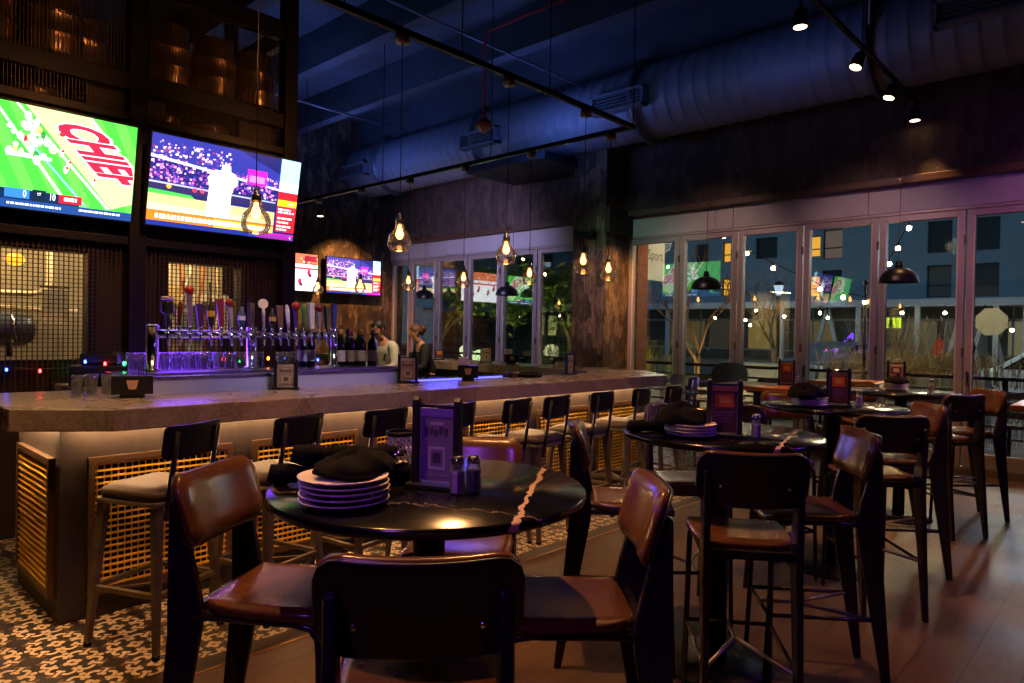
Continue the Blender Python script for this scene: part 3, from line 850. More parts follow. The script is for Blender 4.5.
def baseball(w, h, bright=True):
    p = Pic(w, h)
    p.rect('1c1f5c', 0, 0, 1, 1)
    p.poly('2b2f86', [(0, 1), (.55, 1), (.86, .8), (.86, .62), (0, .78)])
    p.specks(['7c3fc0', 'd08ae8', '4d2f9e', 'f0c8f0', '8a2f78', '3c3c9e', 'e07ab8'], .0, .47, .84, .73, 420, .011)
    p.specks(['c8a8d8', '5a3a90', 'e8d8f0', '8a3060'], .0, .74, .5, .93, 170, .010)
    p.poly('b9bfe6', [(0, .74), (.86, .60), (.86, .625), (0, .775)])
    p.poly('2a2450', [(0, .40), (.84, .36), (.84, .47), (0, .50)])
    p.poly('9aa2d8', [(0, .47), (.84, .44), (.84, .455), (0, .49)])
    for u, c in ((.28, 'd83048'), (.33, 'c03a60'), (.12, 'e0a030'), (.5, 'd04868')):
        p.k = 14; p.oval(c, u, .45, .016, .03, 8)
    p.k = 15
    p.rect('d820a8', .62, .62, .76, .80); p.k = 17; p.rect('f078d8', .635, .65, .745, .73)
    p.poly('3fae46', [(0, .40), (.26, .38), (.3, .33), (0, .34)])
    p.poly('c9b27a', [(0, .35), (.84, .33), (.84, .17), (0, .17)])
    p.poly('e6cf9c', [(.0, .25), (.84, .22), (.84, .17), (0, .17)])
    p.k = 20
    p.poly('ffffff', [(.36, .17), (.37, .52), (.355, .62), (.40, .72), (.44, .72), (.445, .79), (.50, .79), (.505, .72), (.54, .70), (.56, .62), (.52, .5), (.52, .17)])
    p.oval('f4dcc8', .47, .76, .022, .045)
    p.k = 22
    p.poly('e8701c', [(0, .055), (.84, .055), (.84, .165), (0, .165)]); p.k = 23; p.poly('f0b030', [(.42, .055), (.84, .055), (.84, .15), (.42, .15)])
    p.k = 25
    p.dashes('ffffff', .05, .82, .108, .05, 12, 8)
    p.rect('1a2a78', 0, 0, 1, .055)
    p.k = 26; p.text('ffffff', 'ESPN', .1, .03, .03, .05)
    p.dashes('dfe6ff', .18, .40, .03, .02, 6, 2); p.dashes('dfe6ff', .52, .6, .03, .015, 6, 4)
    # side column
    p.rect('9ed0f0', .855, .72, 1, 1); p.rect('c8e4f4', .855, .6, 1, .72)
    p.rect('c81e28', .855, .10, 1, .6); p.rect('f0c020', .855, .42, 1, .50); p.rect('e62838', .855, .30, 1, .42)
    p.k = 28
    p.oval('f0d0b0', .93, .80, .03, .07); p.rect('1b2848', .895, .85, .965, .93); p.oval('d86a4a', .97, .86, .02, .06); p.rect('0f5a5a', .9, .64, 1, .70)
    p.k = 30
    for i, v in enumerate((.56, .515, .46, .38, .345, .27, .22, .17, .13)): p.dashes('ffffff', .865, (.985, .97, .975, .96, .985, .975, .95, .97, .94)[i], v, .022, 5, 20+i)
    p.rect('d01aa0', .72, .0, 1, .07); p.rect('2a4ad0', .66, .0, .73, .055); p.k = 32; p.dashes('ffe6ff', .74, .98, .035, .03, 4, 9)
    return p
def hockey(w, h):
    p = Pic(w, h)
    p.rect('f2eef4', 0, 0, 1, 1); p.rect('d86a48', 0, .72, 1, 1)
    p.specks(['f8d0b0', 'a83020', 'f0e0e0', '702018'], 0, .62, 1, .98, 90, .02)
    p.rect('c82838', 0, .58, 1, .63)
    p.k = 20
    for u, v in ((.3, .35), (.55, .45), (.7, .25), (.85, .5), (.15, .5)):
        p.oval('b02050', u, v, .03, .09); p.oval('402038', u+.02, v-.08, .03, .05)
    p.rect('8a1830', .78, .80, .98, .95)
    return p
def tv(label, w, h, loc, rz, pic, tilt=0):
    t = thing('television', label, 'screen', loc, rz)
    b = .014
    MB().box(-w/2-b, w/2+b, .004, .05, -h/2-b, h/2+b).build('casing', P('tv_casing', '0b0b0d', .35), t, bevel=.006)
    fr = MB(); fr.box(-w/2-b, w/2+b, -.006, .004, h/2, h/2+b).box(-w/2-b, w/2+b, -.006, .004, -h/2-b, -h/2).box(-w/2-b, -w/2, -.006, .004, -h/2, h/2).box(w/2, w/2+b, -.006, .004, -h/2, h/2)
    fr.build('bezel', P('tv_casing', '0b0b0d', .35), t)
    pic.mb.build('screen', [em(c) for c in pic.cols], t)
    MB().box(-.2, .2, .05, .11, -.12, .12).build('wall_mount', BLACK, t)
    t.rotation_euler.x = tilt
    return t
tv('big screen showing green football field, left of the middle cage post', 1.18, .665, (1.165, 5.395, 2.565), 0, football(1.18, .665), R(11))
tv('big screen showing a pitcher at a baseball game, right of the middle cage post', 1.18, .665, (2.445, 5.395, 2.562), 0, baseball(1.18, .665), R(11))
tv('smaller far screen showing the baseball game on the stone wall', 1.27, .70, (7.99, 11.88, 2.56), 0, baseball(1.27, .70))
tv('far screen with a white ice rink, mostly hidden by the cage post', 1.27, .70, (6.52, 11.88, 2.56), 0, hockey(1.27, .70))
tv('far wall screen with football hidden behind the cage, seen mirrored in the glass', 1.27, .70, (4.95, 11.88, 2.56), 0, football(1.27, .70))
tv('football screen on the side of the cage, seen only mirrored in the glass', 1.5, .80, (3.26, 8.1, 2.82), R(90), football(1.5, .80))
# ------------------------------------------------------------------ leather high chairs (sheet-metal rear legs)
def smooth_pad(w, h, th, rr, curve, n=14, mz=9, crown=.012):
    """curved padded panel: x across, z up, y thickness; front is +y. returns MB"""
    mb = MB()
    def half(z):          # rounded rectangle half width
        t = abs(z)-(h/2-rr)
        return w/2 if t <= 0 else w/2-rr+math.sqrt(max(rr*rr-t*t, 0))
    zs = []
    for i in range(mz+1):
        a = -1+2*i/mz
        zs.append(h/2*math.sin(a*math.pi/2))
    rows_f, rows_b = [], []
    vs = []
    for side in (0, 1):
        for z in zs:
            hw = max(half(z), .01)
            for j in range(n+1):
                u = math.sin((-1+2*j/n)*math.pi/2)
                x = u*hw
                edge = min(1, (1-abs(u))*6)*min(1, (1-abs(z)/(h/2))*5+.0)
                bow = curve*(x/(w/2))**2
                y = bow + ((th/2)*(.55+.45*edge)+crown*edge if side == 0 else -(th/2)*(.7+.3*edge))
                vs.append((x, y, z))
    N = n+1; M = len(zs); fs = []
    for i in range(M-1):
        for j in range(n):
            a = i*N+j
            fs.append((a, a+1, a+N+1, a+N)); b = M*N+a
            fs.append((b, b+N, b+N+1, b+1))
    for i in range(M-1):
        for j in (0, n):
            a = i*N+j; b = M*N+a
            fs.append((a, a+N, b+N, b) if j == 0 else (a, b, b+N, a+N))
    for i in (0, M-1):
        for j in range(n):
            a = i*N+j; b = M*N+a
            fs.append((a, b, b+1, a+1) if i == 0 else (a, a+1, b+1, b))
    mb._add(vs, fs, True)
    return mb
SEATZ = .745
def make_chair():
    t = thing('bar_chair', 'chair', 'chair')
    # seat: padded front-to-back dished pan with rounded corners
    mb = MB(); n = 14; mrow = 12
    vs = []
    for side in (0, 1):
        for i in range(mrow+1):
            v = math.sin((-1+2*i/mrow)*math.pi/2)
            for j in range(n+1):
                u = math.sin((-1+2*j/n)*math.pi/2)
                k = (abs(u)**5+abs(v)**5)**(1/5) if (u or v) else 1
                mx = max(abs(u), abs(v)) or 1
                sq = mx/k if k else 1
                uu, vv = u*sq, v*sq
                wd = .172+.018*(vv+1)/2
                x = uu*wd; y = .015+vv*.19
                dish = -.012*(1-(uu*uu))*max(0, 1-abs(vv+.2))
                front = -.03*max(0, vv-.55)**2/.2
                edge = min(1, (1-max(abs(uu), abs(vv)))*7)
                z = SEATZ+front+dish*.8-(1-edge)**2*.014 if side == 0 else SEATZ-.034+front*.8
                vs.append((x, y, z))
    N = n+1; M = mrow+1; fs = []
    for i in range(mrow):
        for j in range(n):
            a = i*N+j; fs.append((a, a+1, a+N+1, a+N)); b = M*N+a; fs.append((b, b+N, b+N+1, b+1))
    for i in range(mrow):
        for j in (0, n):
            a = i*N+j; b = M*N+a; fs.append((a, a+N, b+N, b) if j == 0 else (a, b, b+N, a+N))
    for i in (0, mrow):
        for j in range(n):
            a = i*N+j; b = M*N+a; fs.append((a, b, b+1, a+1) if i == 0 else (a, a+1, b+1, b))
    mb._add(vs, fs, True)
    mb.build('seat', LEATHER, t)
    # backrest
    bk = smooth_pad(.385, .205, .026, .055, .030)
    o = bk.build('backrest', LEATHER, t)
    o.location = (0, -.232, .975); o.rotation_euler.x = R(16)
    sh = smooth_pad(.387, .207, .010, .056, .030, crown=0).build('back_shell', SHELLB, o)
    sh.location = (0, -.0155, 0)
    # rear legs: tapered blades widest at seat height
    prof = [(-.315, 0), (-.283, 0), (-.165, .66), (-.161, .72), (-.178, .80), (-.199, .88), (-.235, 1.005), (-.247, 1.014), (-.259, 1.003), (-.262, .84), (-.262, .70), (-.262, .64)]
    for s in (-1, 1):
        x = s*.158
        k = MB().prism(prof, 'x', x-.0125, x+.0125)
        k.build('rear_leg', FRAMEC, t, bevel=.006, seg=2)
        f = MB().tube([(s*.160, -.20, .700), (s*.160, .10, .700), (s*.160, .150, .692), (s*.162, .172, .665), (s*.163, .176, .62), (s*.172, .200, .0)], .0115, 10)
        f.build('front_leg', FRAMEC, t)
    MB().bar((-.155, -.2, .70), (.155, -.2, .70), .02, .03).bar((-.155, .12, .700), (.155, .12, .700), .02, .02).build('seat_rail', FRAMEC, t)
    z = .30
    MB().tube([(-.167, .188, z), (.167, .188, z)], .009, 8).tube([(-.16, -.235, z), (-.167, .188, z)], .009, 8).tube([(.16, -.235, z), (.167, .188, z)], .009, 8).build('footrest', FRAMEC, t)
    MB().tube([(0, .188, z), (0, .04, z), (-.152, -.235, z)], .008, 8).tube([(0, .04, z), (.152, -.235, z)], .008, 8).build('brace', P('bare_rod', '7b7266', .35, .8), t)
    sc_ = MB()
    for s in (-1, 1):
        sc_.lathe([(.0, 0), (.007, 0), (.007, .004), (.003, .006)], 10, c=(s*.115, -.262, .955), mtx=Matrix.Rotation(R(101), 4, 'X'))
    sc_.build('screw', CHROME, t)
    return t
chair0 = make_chair(); chair_used = [False]
def chair_at(bx_, by_, tx, ty, label, group, twist=0):
    """chair whose back top sits over (bx,by), facing (tx,ty)"""
    d = Vector((tx-bx_, ty-by_)).normalized()
    a = math.atan2(d.y, d.x)-math.pi/2+R(twist)
    d = Vector((-math.sin(a), math.cos(a)))
    p = Vector((bx_, by_))+d*.262
    o = chair0 if not chair_used[0] else dup(chair0)
    chair_used[0] = True
    o.location = (p.x, p.y, 0); o.rotation_euler.z = a
    tag(o, label, 'chair', group)
    return o
T1, T2, T3, T4 = (1.25, 1.475), (2.91, 1.425), (4.66, 1.515), (6.42, 1.55)
G = 'leather high chairs at the %s round table'
chair_at(.865, 2.04, *T1, 'brown leather high chair with wide back seen from its front, left of the lantern table', G % 'first')
chair_at(1.70, 1.01, *T1, 'brown leather high chair with purple-edged back, right of the lantern table, facing left', G % 'first')
chair_at(.785, .95, *T1, 'dark high chair seen squarely from behind at the near edge of the lantern table', G % 'first')
chair_at(1.86, 1.93, *T1, 'high chair across the lantern table whose back shows behind the shakers', G % 'first')
chair_at(2.52, 1.97, *T2, 'high chair seen edge-on between the lantern table and the second table', G % 'second')
chair_at(2.33, 1.01, *T2, 'high chair seen from behind with glossy orange-brown seat at the second table', G % 'second')
chair_at(3.29, .92, *T2, 'high chair with purple sheen on its leather back, right of the second table', G % 'second')
chair_at(3.46, 1.96, *T2, 'high chair with pale-lit seat on the far side of the second table', G % 'second')
chair_at(4.02, 1.86, *T3, 'high chair with rounded dark back behind the menu stand of the second table', G % 'third')
chair_at(4.05, 1.00, *T3, 'high chair seen from behind in the shade of the third table', G % 'third')
chair_at(5.05, 1.03, *T3, 'high chair with purple-lit rear leg and pinkish back facing the third table', G % 'third')
chair_at(5.22, 2.05, *T3, 'high chair on the window side of the third table, back toward the glass', G % 'third')
chair_at(6.10, 1.02, *T4, 'high chair seen from behind at the table nearest the windows, light under its back', G % 'fourth')
chair_at(6.98, 1.00, *T4, 'brown high chair facing left with pale purple leg beside the wooden table', G % 'fourth')
chair_at(5.86, 2.06, *T4, 'high chair on the bar side of the table nearest the windows', G % 'fourth')
chair_at(7.0, 2.1, *T4, 'high chair between the table nearest the windows and the glass', G % 'fourth')

# ------------------------------------------------------------------ bar stools along the bar
def make_stool():
    t = thing('bar_stool', 'stool', 'stool')
    c = smooth_pad(.36, .36, .05, .05, 0, 12, 9, crown=.012)
    o = c.build('cushion', STOOLS, t); o.location = (0, 0, .712); o.rotation_euler.x = R(90)
    MB().prism([(-.185, -.185), (.185, -.185), (.185, .185), (-.185, .185)], 'z', .662, .689).build('seat_pan', STOOLF, t, bevel=.012)
    tops = [(-.155, -.155), (.155, -.155), (.155, .155), (-.155, .155)]
    bots = [(-.20, -.205), (.20, -.205), (.20, .195), (-.20, .195)]
    def at(i, z):
        f = 1-z/.665
        return (tops[i][0]+(bots[i][0]-tops[i][0])*f, tops[i][1]+(bots[i][1]-tops[i][1])*f, z)
    for i in range(4):
        lg = MB().bar((*bots[i], .012), (*tops[i], .665), .026, .026, w2=.042, h2=.042).build('leg', STOOLF, t, bevel=.004)
        MB().lathe([(.018, 0), (.02, .012), (.014, .02)], 10, c=(*bots[i], 0)).build('foot_cap', BLACK, lg)
    for i in range(4):
        z = .27 if i != 2 else .27
        MB().bar(at(i, z), at((i+1) % 4, z), .024, .022).build('footrest_bar', STOOLF, t)
    MB().bar(at(0, .25), at(2, .25), .016, .012).bar(at(1, .25), at(3, .25), .016, .012).build('cross_brace', STOOLF, t)
    for s in (-1, 1):
        MB().tube([(s*.125, -.178, .60), (s*.125, -.196, .72), (s*.125, -.240, 1.005)], .0125, 8).build('upright', STOOLB, t)
    b = smooth_pad(.345, .155, .016, .025, .022, crown=0).build('backrest', STOOLB, t)
    b.location = (0, -.226, .955); b.rotation_euler.x = R(8)
    return t
stool0 = make_stool(); first = True
SL = [(1.25, 3.48, 25, 'bar stool nearest the chamfered bar corner, turned toward the counter end'),
      (1.80, 3.44, 16, 'second bar stool from the chamfered corner, behind the left leather chair'),
      (2.36, 3.42, 9, 'third bar stool from the chamfered corner, behind the stacked plates'),
      (2.90, 3.40, 7, 'fourth bar stool from the chamfered corner, behind the black menu stand'),
      (3.40, 3.36, 10, 'fifth bar stool from the chamfered corner, left of the outlet plate'),
      (3.83, 3.36, 7, 'sixth bar stool from the chamfered corner, close beside the fifth'),
      (4.42, 3.38, 6, 'seventh bar stool from the chamfered corner, before the last full grille'),
      (5.00, 3.40, 9, 'eighth bar stool from the chamfered corner, before the far grille'),
      (5.50, 3.38, 8, 'ninth bar stool from the chamfered corner, near the far end of the front'),
      ]
for x, y, a, lb in SL:
    s_ = stool0 if first else dup(stool0); first = False
    s_.location = (x, y, 0); s_.rotation_euler.z = R(a)
    tag(s_, lb, 'stool', 'bar stools along the bar front')
for x, y, a, lb in [(6.9, 3.95, 14, 'bar stool with pale lavender-lit back past the far bar corner'),
                    (7.38, 5.25, 90, 'bar stool on the window side of the bar, partly hidden by the corner'),
                    (7.36, 6.2, 88, 'bar stool farther along the window side of the bar')]:
    s_ = dup(stool0); s_.location = (x, y, 0); s_.rotation_euler.z = R(a)
    tag(s_, lb, 'stool', 'bar stools on the window side')

# ------------------------------------------------------------------ tables
def round_table(x, y, label, rz):
    t = thing('round_table', label, 'table', (x, y, 0), rz, 'round black high tables')
    MB().lathe([(.0, 1.022), (.425, 1.022), (.435, 1.028), (.435, 1.044), (.430, 1.05), (.0, 1.05)], 64, cap=False).build('tabletop', MARBLE, t)
    MB().lathe([(.045, .03), (.045, .98), (.16, 1.0), (.16, 1.022)], 24).build('pedestal', BLACK, t)
    MB().lathe([(.0, 0), (.25, 0), (.25, .012), (.06, .03), (.0, .03)], 40, cap=False).build('base_plate', BLACK, t)
    return t
round_table(*T1, 'round black marble high table carrying the silver lantern and white plates', R(60.9))
round_table(*T2, 'second round black marble high table along the row from the camera', R(40))
round_table(*T3, 'third round black high table along the row, before the wooden table', R(100))
round_table(*T4, 'round black high table closest to the windows, with napkins and menu', R(200))
def wood_table(name, label, x0, x1, y0, y1):
    t = thing('wooden_table', label, 'table', ((x0+x1)/2, (y0+y1)/2, 0), 0, 'wooden high tables by the windows')
    a, b_ = (x1-x0)/2, (y1-y0)/2
    MB().box(-a, a, -b_, b_, 1.01, 1.05).build('tabletop', WOODTOP, t, bevel=.006)
    MB().box(-.05, .05, -.05, .05, .03, .985).box(-a*.7, a*.7, -.04, .04, .985, 1.01).build('pedestal', BLACK, t, bevel=.004)
    MB().box(-a*.75, a*.75, -.25, .25, 0, .03).build('base_plate', BLACK, t, bevel=.005)
    return t
wood_table('a', 'long orange wooden high table between the round tables and windows', 5.80, 6.42, 2.28, 2.95)
wood_table('b', 'small wooden high table behind the menu of the third round table', 7.2, 7.85, 1.98, 2.6)
wood_table('c', 'wooden high table cut off at the right beside the brown chair', 5.72, 6.9, .05, .72)
for i, (x, y, a, lb) in enumerate([(7.85, 3.78, 105, 'grey-green round-backed chair tucked by the windows behind the wooden table'), (8.2, 4.6, 100, 'low-backed pale metal chair near the glass past the end of the bar')]):
    t = thing('side_chair', lb, 'chair', (x, y, 0), R(a))
    GR = P('green_grey_shell', '5f6f66', .4) if i == 0 else P('pale_metal_shell', '98a59c', .35, .5)
    o = (smooth_pad(.44, .36, .02, .16, .07, crown=0) if i == 0 else smooth_pad(.40, .15, .02, .05, .05, crown=0)).build('backrest', GR, t); o.location = (0, -.2, .98 if i == 0 else .88); o.rotation_euler.x = R(8)
    o = smooth_pad(.42, .42, .03, .12, 0, crown=.0).build('seat', GR, t); o.location = (0, 0, .74); o.rotation_euler.x = R(90)
    for sx in (-1, 1):
        for sy in (-1, 1): MB().tube([(sx*.14, sy*.14, .73), (sx*.2, sy*.2, 0)], .012, 8).build('leg', BLACK, t)
    MB().tube([(-.12, -.2, .85), (-.12, -.15, .73)], .011, 8).tube([(.12, -.2, .85), (.12, -.15, .73)], .011, 8).build('back_post', BLACK, t)
# low chair and table edge at the right border
t = thing('tall_stool', 'thin purple-lit tubular stool at the right edge under the wooden table', 'stool', (6.75, .35, 0), R(5))
MB().box(-.17, .17, -.17, .17, .70, .735).build('seat', STOOLB, t, bevel=.012)
for sx in (-1, 1):
    MB().tube([(sx*.17, -.17, 0), (sx*.15, -.15, .60), (sx*.15, -.14, .69)], .011, 8).build('leg', FRAMEC, t)
    MB().tube([(sx*.17, .17, 0), (sx*.15, .15, .60), (sx*.15, .14, .69)], .011, 8).build('leg', FRAMEC, t)
MB().tube([(-.16, -.16, .3), (.16, -.16, .3), (.16, .16, .3), (-.16, .16, .3)], .009, 8, closed=True).build('footrest', FRAMEC, t)
# ------------------------------------------------------------------ table-top things
ZTAB = 1.0505
def plate_stack(x, y, n, labels, group, z=ZTAB):
    pl = MB().lathe([(.0, .0), (.055, .0), (.065, .004), (.108, .017), (.110, .020), (.106, .0205), (.064, .0085), (.0, .0075)], 36, cap=False)
    o = None
    for i in range(n):
        if o is None: o = pl.build('plate', CERAMIC); q = o
        else: q = dup(o)
        q.location = (x+random.uniform(-.002, .002), y+random.uniform(-.002, .002), z+i*.0135)
        tag(q, labels[i], 'plate', group)
    return z+(n-1)*.0135+.0205
ORD = ['bottom', 'second from the bottom', 'middle', 'second from the top', 'top']
def plates(x, y, n, where, group):
    nm = {5: ORD, 4: ['bottom', 'second from the bottom', 'second from the top', 'top'], 3: ['bottom', 'middle', 'top']}[n]
    return plate_stack(x, y, n, ['white plate, %s of the stack %s' % (k, where) for k in nm], group)
def napkin_roll(x, y, z, rz, label, group, L=.22, r=.026, tilt=0):
    t = thing('napkin_roll', label, 'napkin', (x, y, z+r*.92), rz, group)
    pts = []; rr = []
    for i in range(13):
        u = -1+2*i/12
        pts.append((u*L/2, .004*math.sin(i*1.9), .003*math.cos(i*2.3))); rr.append(r*(.88+.10*math.sin(i*1.3+rz)))
    b = MB().tube(pts, rr, 14)
    b.tube([(-.02+.008*math.cos(a*.9), (r+.001)*math.cos(a*.6283), (r+.001)*math.sin(a*.6283)) for a in range(10)], .003, 5, closed=True)
    b.build('cloth', NAPKIN, t)
    MB().tube([(L/2-.03, .006, .006), (L/2+.015, .006, .007), (L/2+.035, .006, .008)], [.004, .005, .007], 8).build('fork_handle', CHROME, t)
    MB().tube([(L/2-.03, -.008, .002), (L/2+.01, -.008, .003), (L/2+.03, -.008, .003)], [.004, .005, .006], 8).build('knife_handle', CHROME, t)
    t.rotation_euler.y = tilt
    return t
def napkin_heap(x, y, z, where, group, s=1.0):
    """crumpled dark cloth napkin mounded on the plates"""
    mb = MB(); n, k = 26, 9
    rr = random.Random(int(x*100)+int(y*37)); ph = [rr.uniform(0, 6.28) for _ in range(6)]
    vs = []
    for i in range(k+1):
        f = i/k
        for j in range(n):
            a = 6.2832*j/n
            rad = .105*math.sqrt(max(0, 1-f**2.6))*(1+.16*math.sin(3*a+ph[0])+.1*math.sin(5*a+ph[1]+f*3)+.06*math.sin(9*a+ph[2]+f*6))
            zz = .058*f*(1+.2*math.sin(2*a+ph[3]))+.012*math.sin(4*a+ph[4]+f*5)*f
            vs.append((rad*math.cos(a)*1.25*s, rad*math.sin(a)*.85*s, max(zz, 0)*s))
    fs = [(i*n+j, i*n+(j+1) % n, (i+1)*n+(j+1) % n, (i+1)*n+j) for i in range(k) for j in range(n)]
    fs.append(tuple(range(n-1, -1, -1)))
    mb._add(vs, fs, True)
    o = mb.build('cloth_napkin', NAPKIN); o.location = (x, y, z)
    tag(o, 'dark crumpled cloth napkin heaped %s' % where, 'napkin', group)
def shaker(x, y, kind, label, group, rz=0):
    t = thing('%s_shaker' % kind, label, 'shaker', (x, y, ZTAB), rz, group)
    k = MB()
    k.lathe([(.016, .0), (.0205, .004), (.0205, .06), (.017, .074), (.0155, .080)], 8, smooth=False)
    k.build('jar', THIN, t)
    MB().lathe([(.015, .003), (.0192, .005), (.0192, .056), (.016, .0605)], 8, smooth=False).build('%s_fill' % kind, SALTW if kind == 'salt' else PEPPER, t)
    MB().lathe([(.018, .0805), (.0185, .092), (.014, .099), (.004, .102)], 18).build('cap', CHROME, t)
def card_art(t, w, h, z0, theme, y=-.0022):
    """printed card face, both sides stay plain paper behind"""
    cols = {'purple': ('7c6a80', '45364e', 'b5a6b8', '8a7690'), 'orange': ('5a2f22', 'd8641c', 'e8a040', '7a4a78'), 'tan': ('a08a72', '5a4a3c', 'cdb99c', '75614e'), 'pink': ('a06a86', '4a2a48', 'd8b0bc', '7a4a68')}[theme]
    ms = [P('card_'+c, c, .5) for c in cols]
    mb = MB()
    def rc(k, u0, v0, u1, v1, d):
        mb.mat(k); mb.quad((u0*w-w/2, y-d, z0+v0*h), (u1*w-w/2, y-d, z0+v0*h), (u1*w-w/2, y-d, z0+v1*h), (u0*w-w/2, y-d, z0+v1*h))
    rc(0, 0, 0, 1, 1, 0)
    rc(2, .0, .90, 1, 1, .0002)
    if theme in ('purple', 'tan'):
        for i in range(5): rc(1, .12+.15*i, .62+.03*(i % 2), .24+.15*i, .76-.02*(i % 3), .0003)
        rc(2, .30, .78, .68, .82, .0004); rc(2, .25, .16, .75, .48, .0003); rc(0, .31, .2, .69, .44, .0004); rc(1, .38, .25, .62, .39, .0005)
        rc(3, .1, .06, .9, .10, .0003)
    else:
        rc(1, .12, .55, .88, .86, .0003); rc(2, .28, .64, .72, .80, .0004)
        for i in range(4): rc(3, .1+.06*i, .42-.07*i, .9-.05*i, .46-.07*i, .0003)
    mb.build('card_print', ms, t)
def menu_stand(x, y, z, rz, label, group, theme='purple', w=.105, h=.19, scale=1):
    t = thing('menu_stand', label, 'menu', (x, y, z), rz, group)
    for s in (-1, 1):
        k = MB().prism([(-.014, 0), (.014, 0), (.012, h+.035), (-.004, h+.05), (-.012, h+.04)], 'x', s*(w/2+.011)-.010, s*(w/2+.011)+.010)
        k.build('side_post', BLKWOOD, t, bevel=.002)
    MB().box(-w/2-.03, w/2+.03, -.035, .035, 0, .014).build('foot', BLKWOOD, t, bevel=.003)
    MB().box(-w/2, w/2, -.002, .002, .018, h+.018).build('card', PAPER, t)
    card_art(t, w*.98, h*.98, .02, theme)
    MB().box(-w/2, w/2, -.006, .006, h+.020, h+.028).build('top_rail', BLKWOOD, t)
    return t
def face(x, y): return math.atan2(-y, -x)+math.pi/2      # turn local -Y towards the camera

# first table
zt = plates(.955, 1.45, 5, 'on the lantern table', 'plates on the first round table')
napkin_heap(1.0, 1.46, zt, 'on the plates of the lantern table', 'napkins on the first round table', .8)
napkin_roll(1.13, 1.62, ZTAB, R(-42), 'black napkin roll behind the plates, beside the lantern', 'napkins on the first round table', .26, .03)
napkin_roll(1.03, 1.70, ZTAB, R(-40), 'black napkin roll at the back edge of the lantern table', 'napkins on the first round table', .26, .03)
napkin_roll(1.085, 1.655, ZTAB+.052, R(-43), 'black napkin roll lying on top of two others by the lantern', 'napkins on the first round table', .28, .03)
t = thing('lantern', 'small silver lattice lantern with black rims on the first round table', 'lantern', (1.235, 1.59, ZTAB))
k = MB()
for i in range(14):
    a = 6.2832*i/14
    for sgn in (1, -1):
        k.tube([(.038*math.cos(a+sgn*q*.20), .038*math.sin(a+sgn*q*.20), .012+q*.0145) for q in range(9)], .0022, 5)
k.build('lattice', P('lattice_silver', 'b9b4b4', .3, .9), t)
MB().lathe([(.0, 0), (.042, 0), (.042, .012), (.0, .012)], 24, cap=False).build('base', BLACK, t)
MB().lathe([(.036, .128), (.042, .128), (.042, .14), (.036, .14)], 24, cap=False).build('rim', BLACK, t)
MB().lathe([(.025, .0125), (.025, .05), (.01, .052)], 16).build('candle', P('candle_wax', 'd8cfc0', .6), t)
menu_stand(1.24, 1.435, ZTAB, face(1.24, 1.435)+R(-24), 'tall black menu stand with purple card on the lantern table', 'menu stands on the tables', 'purple', .10, .20)
shaker(1.235, 1.345, 'salt', 'glass salt shaker with chrome cap on the lantern table', 'shakers on the first table')
shaker(1.275, 1.325, 'pepper', 'dark pepper shaker beside the salt on the lantern table', 'shakers on the first table')
# second table
zt = plates(2.66, 1.44, 4, 'on the second round table', 'plates on the second round table')
napkin_heap(2.68, 1.50, zt, 'on the plates of the second round table', 'napkins on the second round table', 1.1)
napkin_roll(2.69, 1.62, ZTAB, R(-38), 'black napkin roll behind the plates on the second round table', 'napkins on the second round table', .26, .028)
t = thing('glass_tumbler', 'pale upturned glass standing just behind the dark napkin heap of the second table', 'glass', (2.86, 1.745, ZTAB))
MB().lathe([(.036, 0), (.03, .1), (.028, .105), (.034, .006)], 20, cap=False).build('wall', THIN, t)
MB().lathe([(.0, .095), (.0285, .095), (.0285, .104), (.0, .104)], 20, cap=False).build('base', THIN, t)
menu_stand(2.775, 1.345, ZTAB, face(2.775, 1.345)+R(4), 'black menu stand with orange dessert card on the second table', 'menu stands on the tables', 'orange', .105, .20)
shaker(2.845, 1.235, 'salt', 'salt shaker on the second round table', 'shakers on the second table')
shaker(2.885, 1.25, 'pepper', 'dark pepper shaker on the second round table', 'shakers on the second table')
# third table
zt = plates(4.43, 1.58, 4, 'on the third round table', 'plates on the third round table')
napkin_heap(4.43, 1.60, zt, 'on the plates of the third round table', 'napkins on the third round table', 1.15)
menu_stand(4.58, 1.46, ZTAB, face(4.58, 1.46)+R(3), 'black menu stand with dark orange card on the third table', 'menu stands on the tables', 'orange', .10, .20)
shaker(4.73, 1.38, 'salt', 'salt shaker on the third round table by its menu stand', 'shakers on the third table')
# fourth table
zt = plates(6.48, 1.62, 4, 'on the round table by the windows', 'plates on the fourth round table')
napkin_heap(6.50, 1.60, zt, 'on the plates by the windows', 'napkins on the fourth round table', 1.0)
menu_stand(6.70, 1.66, ZTAB, face(6.7, 1.66), 'black menu stand with pink card on the round table by windows', 'menu stands on the tables', 'pink', .105, .20)
shaker(6.62, 1.37, 'salt', 'salt shaker on the round table by the windows', 'shakers on the fourth table')
